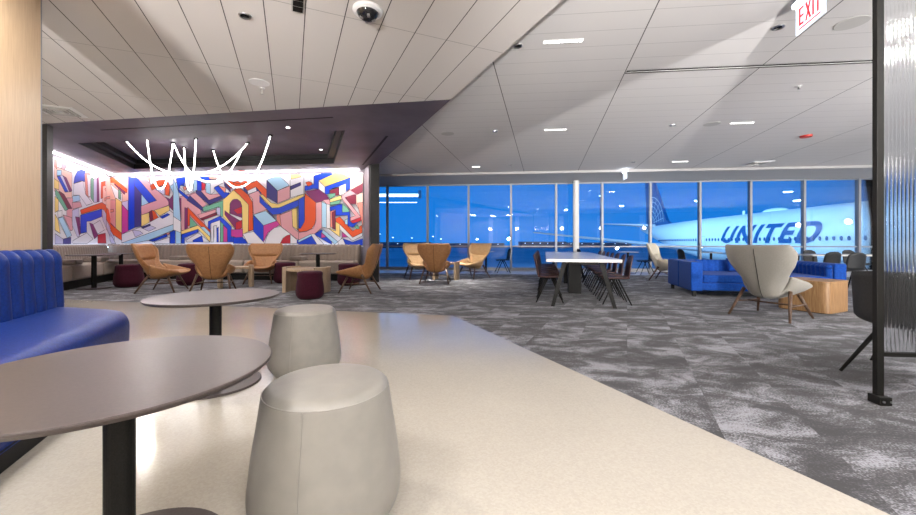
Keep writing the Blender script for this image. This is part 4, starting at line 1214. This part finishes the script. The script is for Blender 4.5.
# light thrown by the short linear ceiling lights and by unseen downlights added out of view for fill
for x, y in ((1.23, 4.47), (6.5, 11.07)):
    area('downlight_beam', (x, y, ZR-.02), .35, 6, (1, .97, .95), sy=.05)
for x, y in ((5.2, 1.5), (8.5, 3.5), (12, 6.0), (14.5, 9.5), (16.5, 12), (3.5, -.6), (17.5, 5)):
    area('downlight_beam', (x, y, ZR-.02), .3, 130, (1, .97, .95))
for x, y in ((-1.9, -.3), (1.0, -.6), (-4.6, .0), (-6.8, 2.0), (-.4, -1.6)):
    area('downlight_beam', (x, y, ZL-.012), .5, 85, (1, .96, .93))
area('downlight_beam', (-.4, 10.5, ZR-.02), .2, 55, (1, .95, .86), spread=1.3)
area('wall_washer', (-2.75, 2.3, ZL-.012), .1, 60, (1, .95, .88))
for x, y in ((-6.6, 8.0), (-4.0, 7.0), (-7.8, 9.6), (-3.2, 10.6)):
    area('alcove_beam', (x, y, ZL-.012), .08, 30, (1, .93, .88))
# unseen uplights added behind the viewpoint to brighten the long ceiling
for x, tx, ty in ((.8, 3.5, 9), (-1.9, -3.0, 5.0), (6.3, 4.2, 10), (9.4, 7.5, 9.5), (12.9, 11, 9), (15.5, 15, 8)):
    t = thing('added_uplight', (x, -2.62, 0), 0, 'added black uplight at the foot of the back wall behind the viewpoint, unseen ceiling fill', 'lamp', 'added ceiling fill lamps')
    hh = .5 if x > 1 else 1.25
    bm = BM(); box(bm, (0, .12, hh/2), (.2, .2, hh)); obj('housing', bm, 'black', t)
    l = bpy.data.lights.new('added_uplight_beam', 'SPOT'); l.energy = 3600 if x > 0 else 2300; l.color = (1, .97, .95); l.spot_size = math.radians(52); l.spot_blend = 1; l.shadow_soft_size = .1
    o = bpy.data.objects.new('added_uplight_beam', l); C.objects.link(o); o.location = (x, -2.45, .6 if x > 1 else 1.35)
    o.rotation_euler = (Vector((tx, ty, 3.9))-o.location).to_track_quat('-Z', 'Y').to_euler()
# floodlights on the apron
area('apron_flood', (8, 30, 14), 3, 15000, (.5, .8, 1), (math.radians(78), 0, math.radians(-75)))
area('apron_flood', (12, 62, 14), 3, 15000, (.5, .8, 1), (math.radians(78), 0, math.radians(-70)))

w = bpy.data.worlds.new('dusk'); S.world = w; w.use_nodes = True; nt = w.node_tree
bg = nt.nodes['Background']; tc = nt.nodes.new('ShaderNodeTexCoord'); sx = nt.nodes.new('ShaderNodeSeparateXYZ'); rp = nt.nodes.new('ShaderNodeValToRGB')
nt.links.new(tc.outputs['Generated'], sx.inputs[0]); nt.links.new(sx.outputs[2], rp.inputs[0]); nt.links.new(rp.outputs[0], bg.inputs[0])
e = rp.color_ramp.elements; e[0].position = .0; e[0].color = (.010, .20, .62, 1); e[1].position = .4; e[1].color = (.005, .14, .5, 1)
bg.inputs[1].default_value = 1.25

# ------------------------------------------------------------ camera
cd = bpy.data.cameras.new('camera'); cam = bpy.data.objects.new('camera', cd); C.objects.link(cam)
cam.location = (0, 0, H); cam.rotation_euler = (PI/2, 0, 0)
cd.sensor_width = 36; cd.lens = F/916*36; cd.shift_y = (HZ-257.5)/916; cd.clip_start = .03; cd.clip_end = 2000
S.camera = cam
S.view_settings.view_transform = 'Standard'; S.view_settings.look = 'None'; S.view_settings.gamma = 1; S.view_settings.exposure = .15; S.view_settings.use_curve_mapping = False
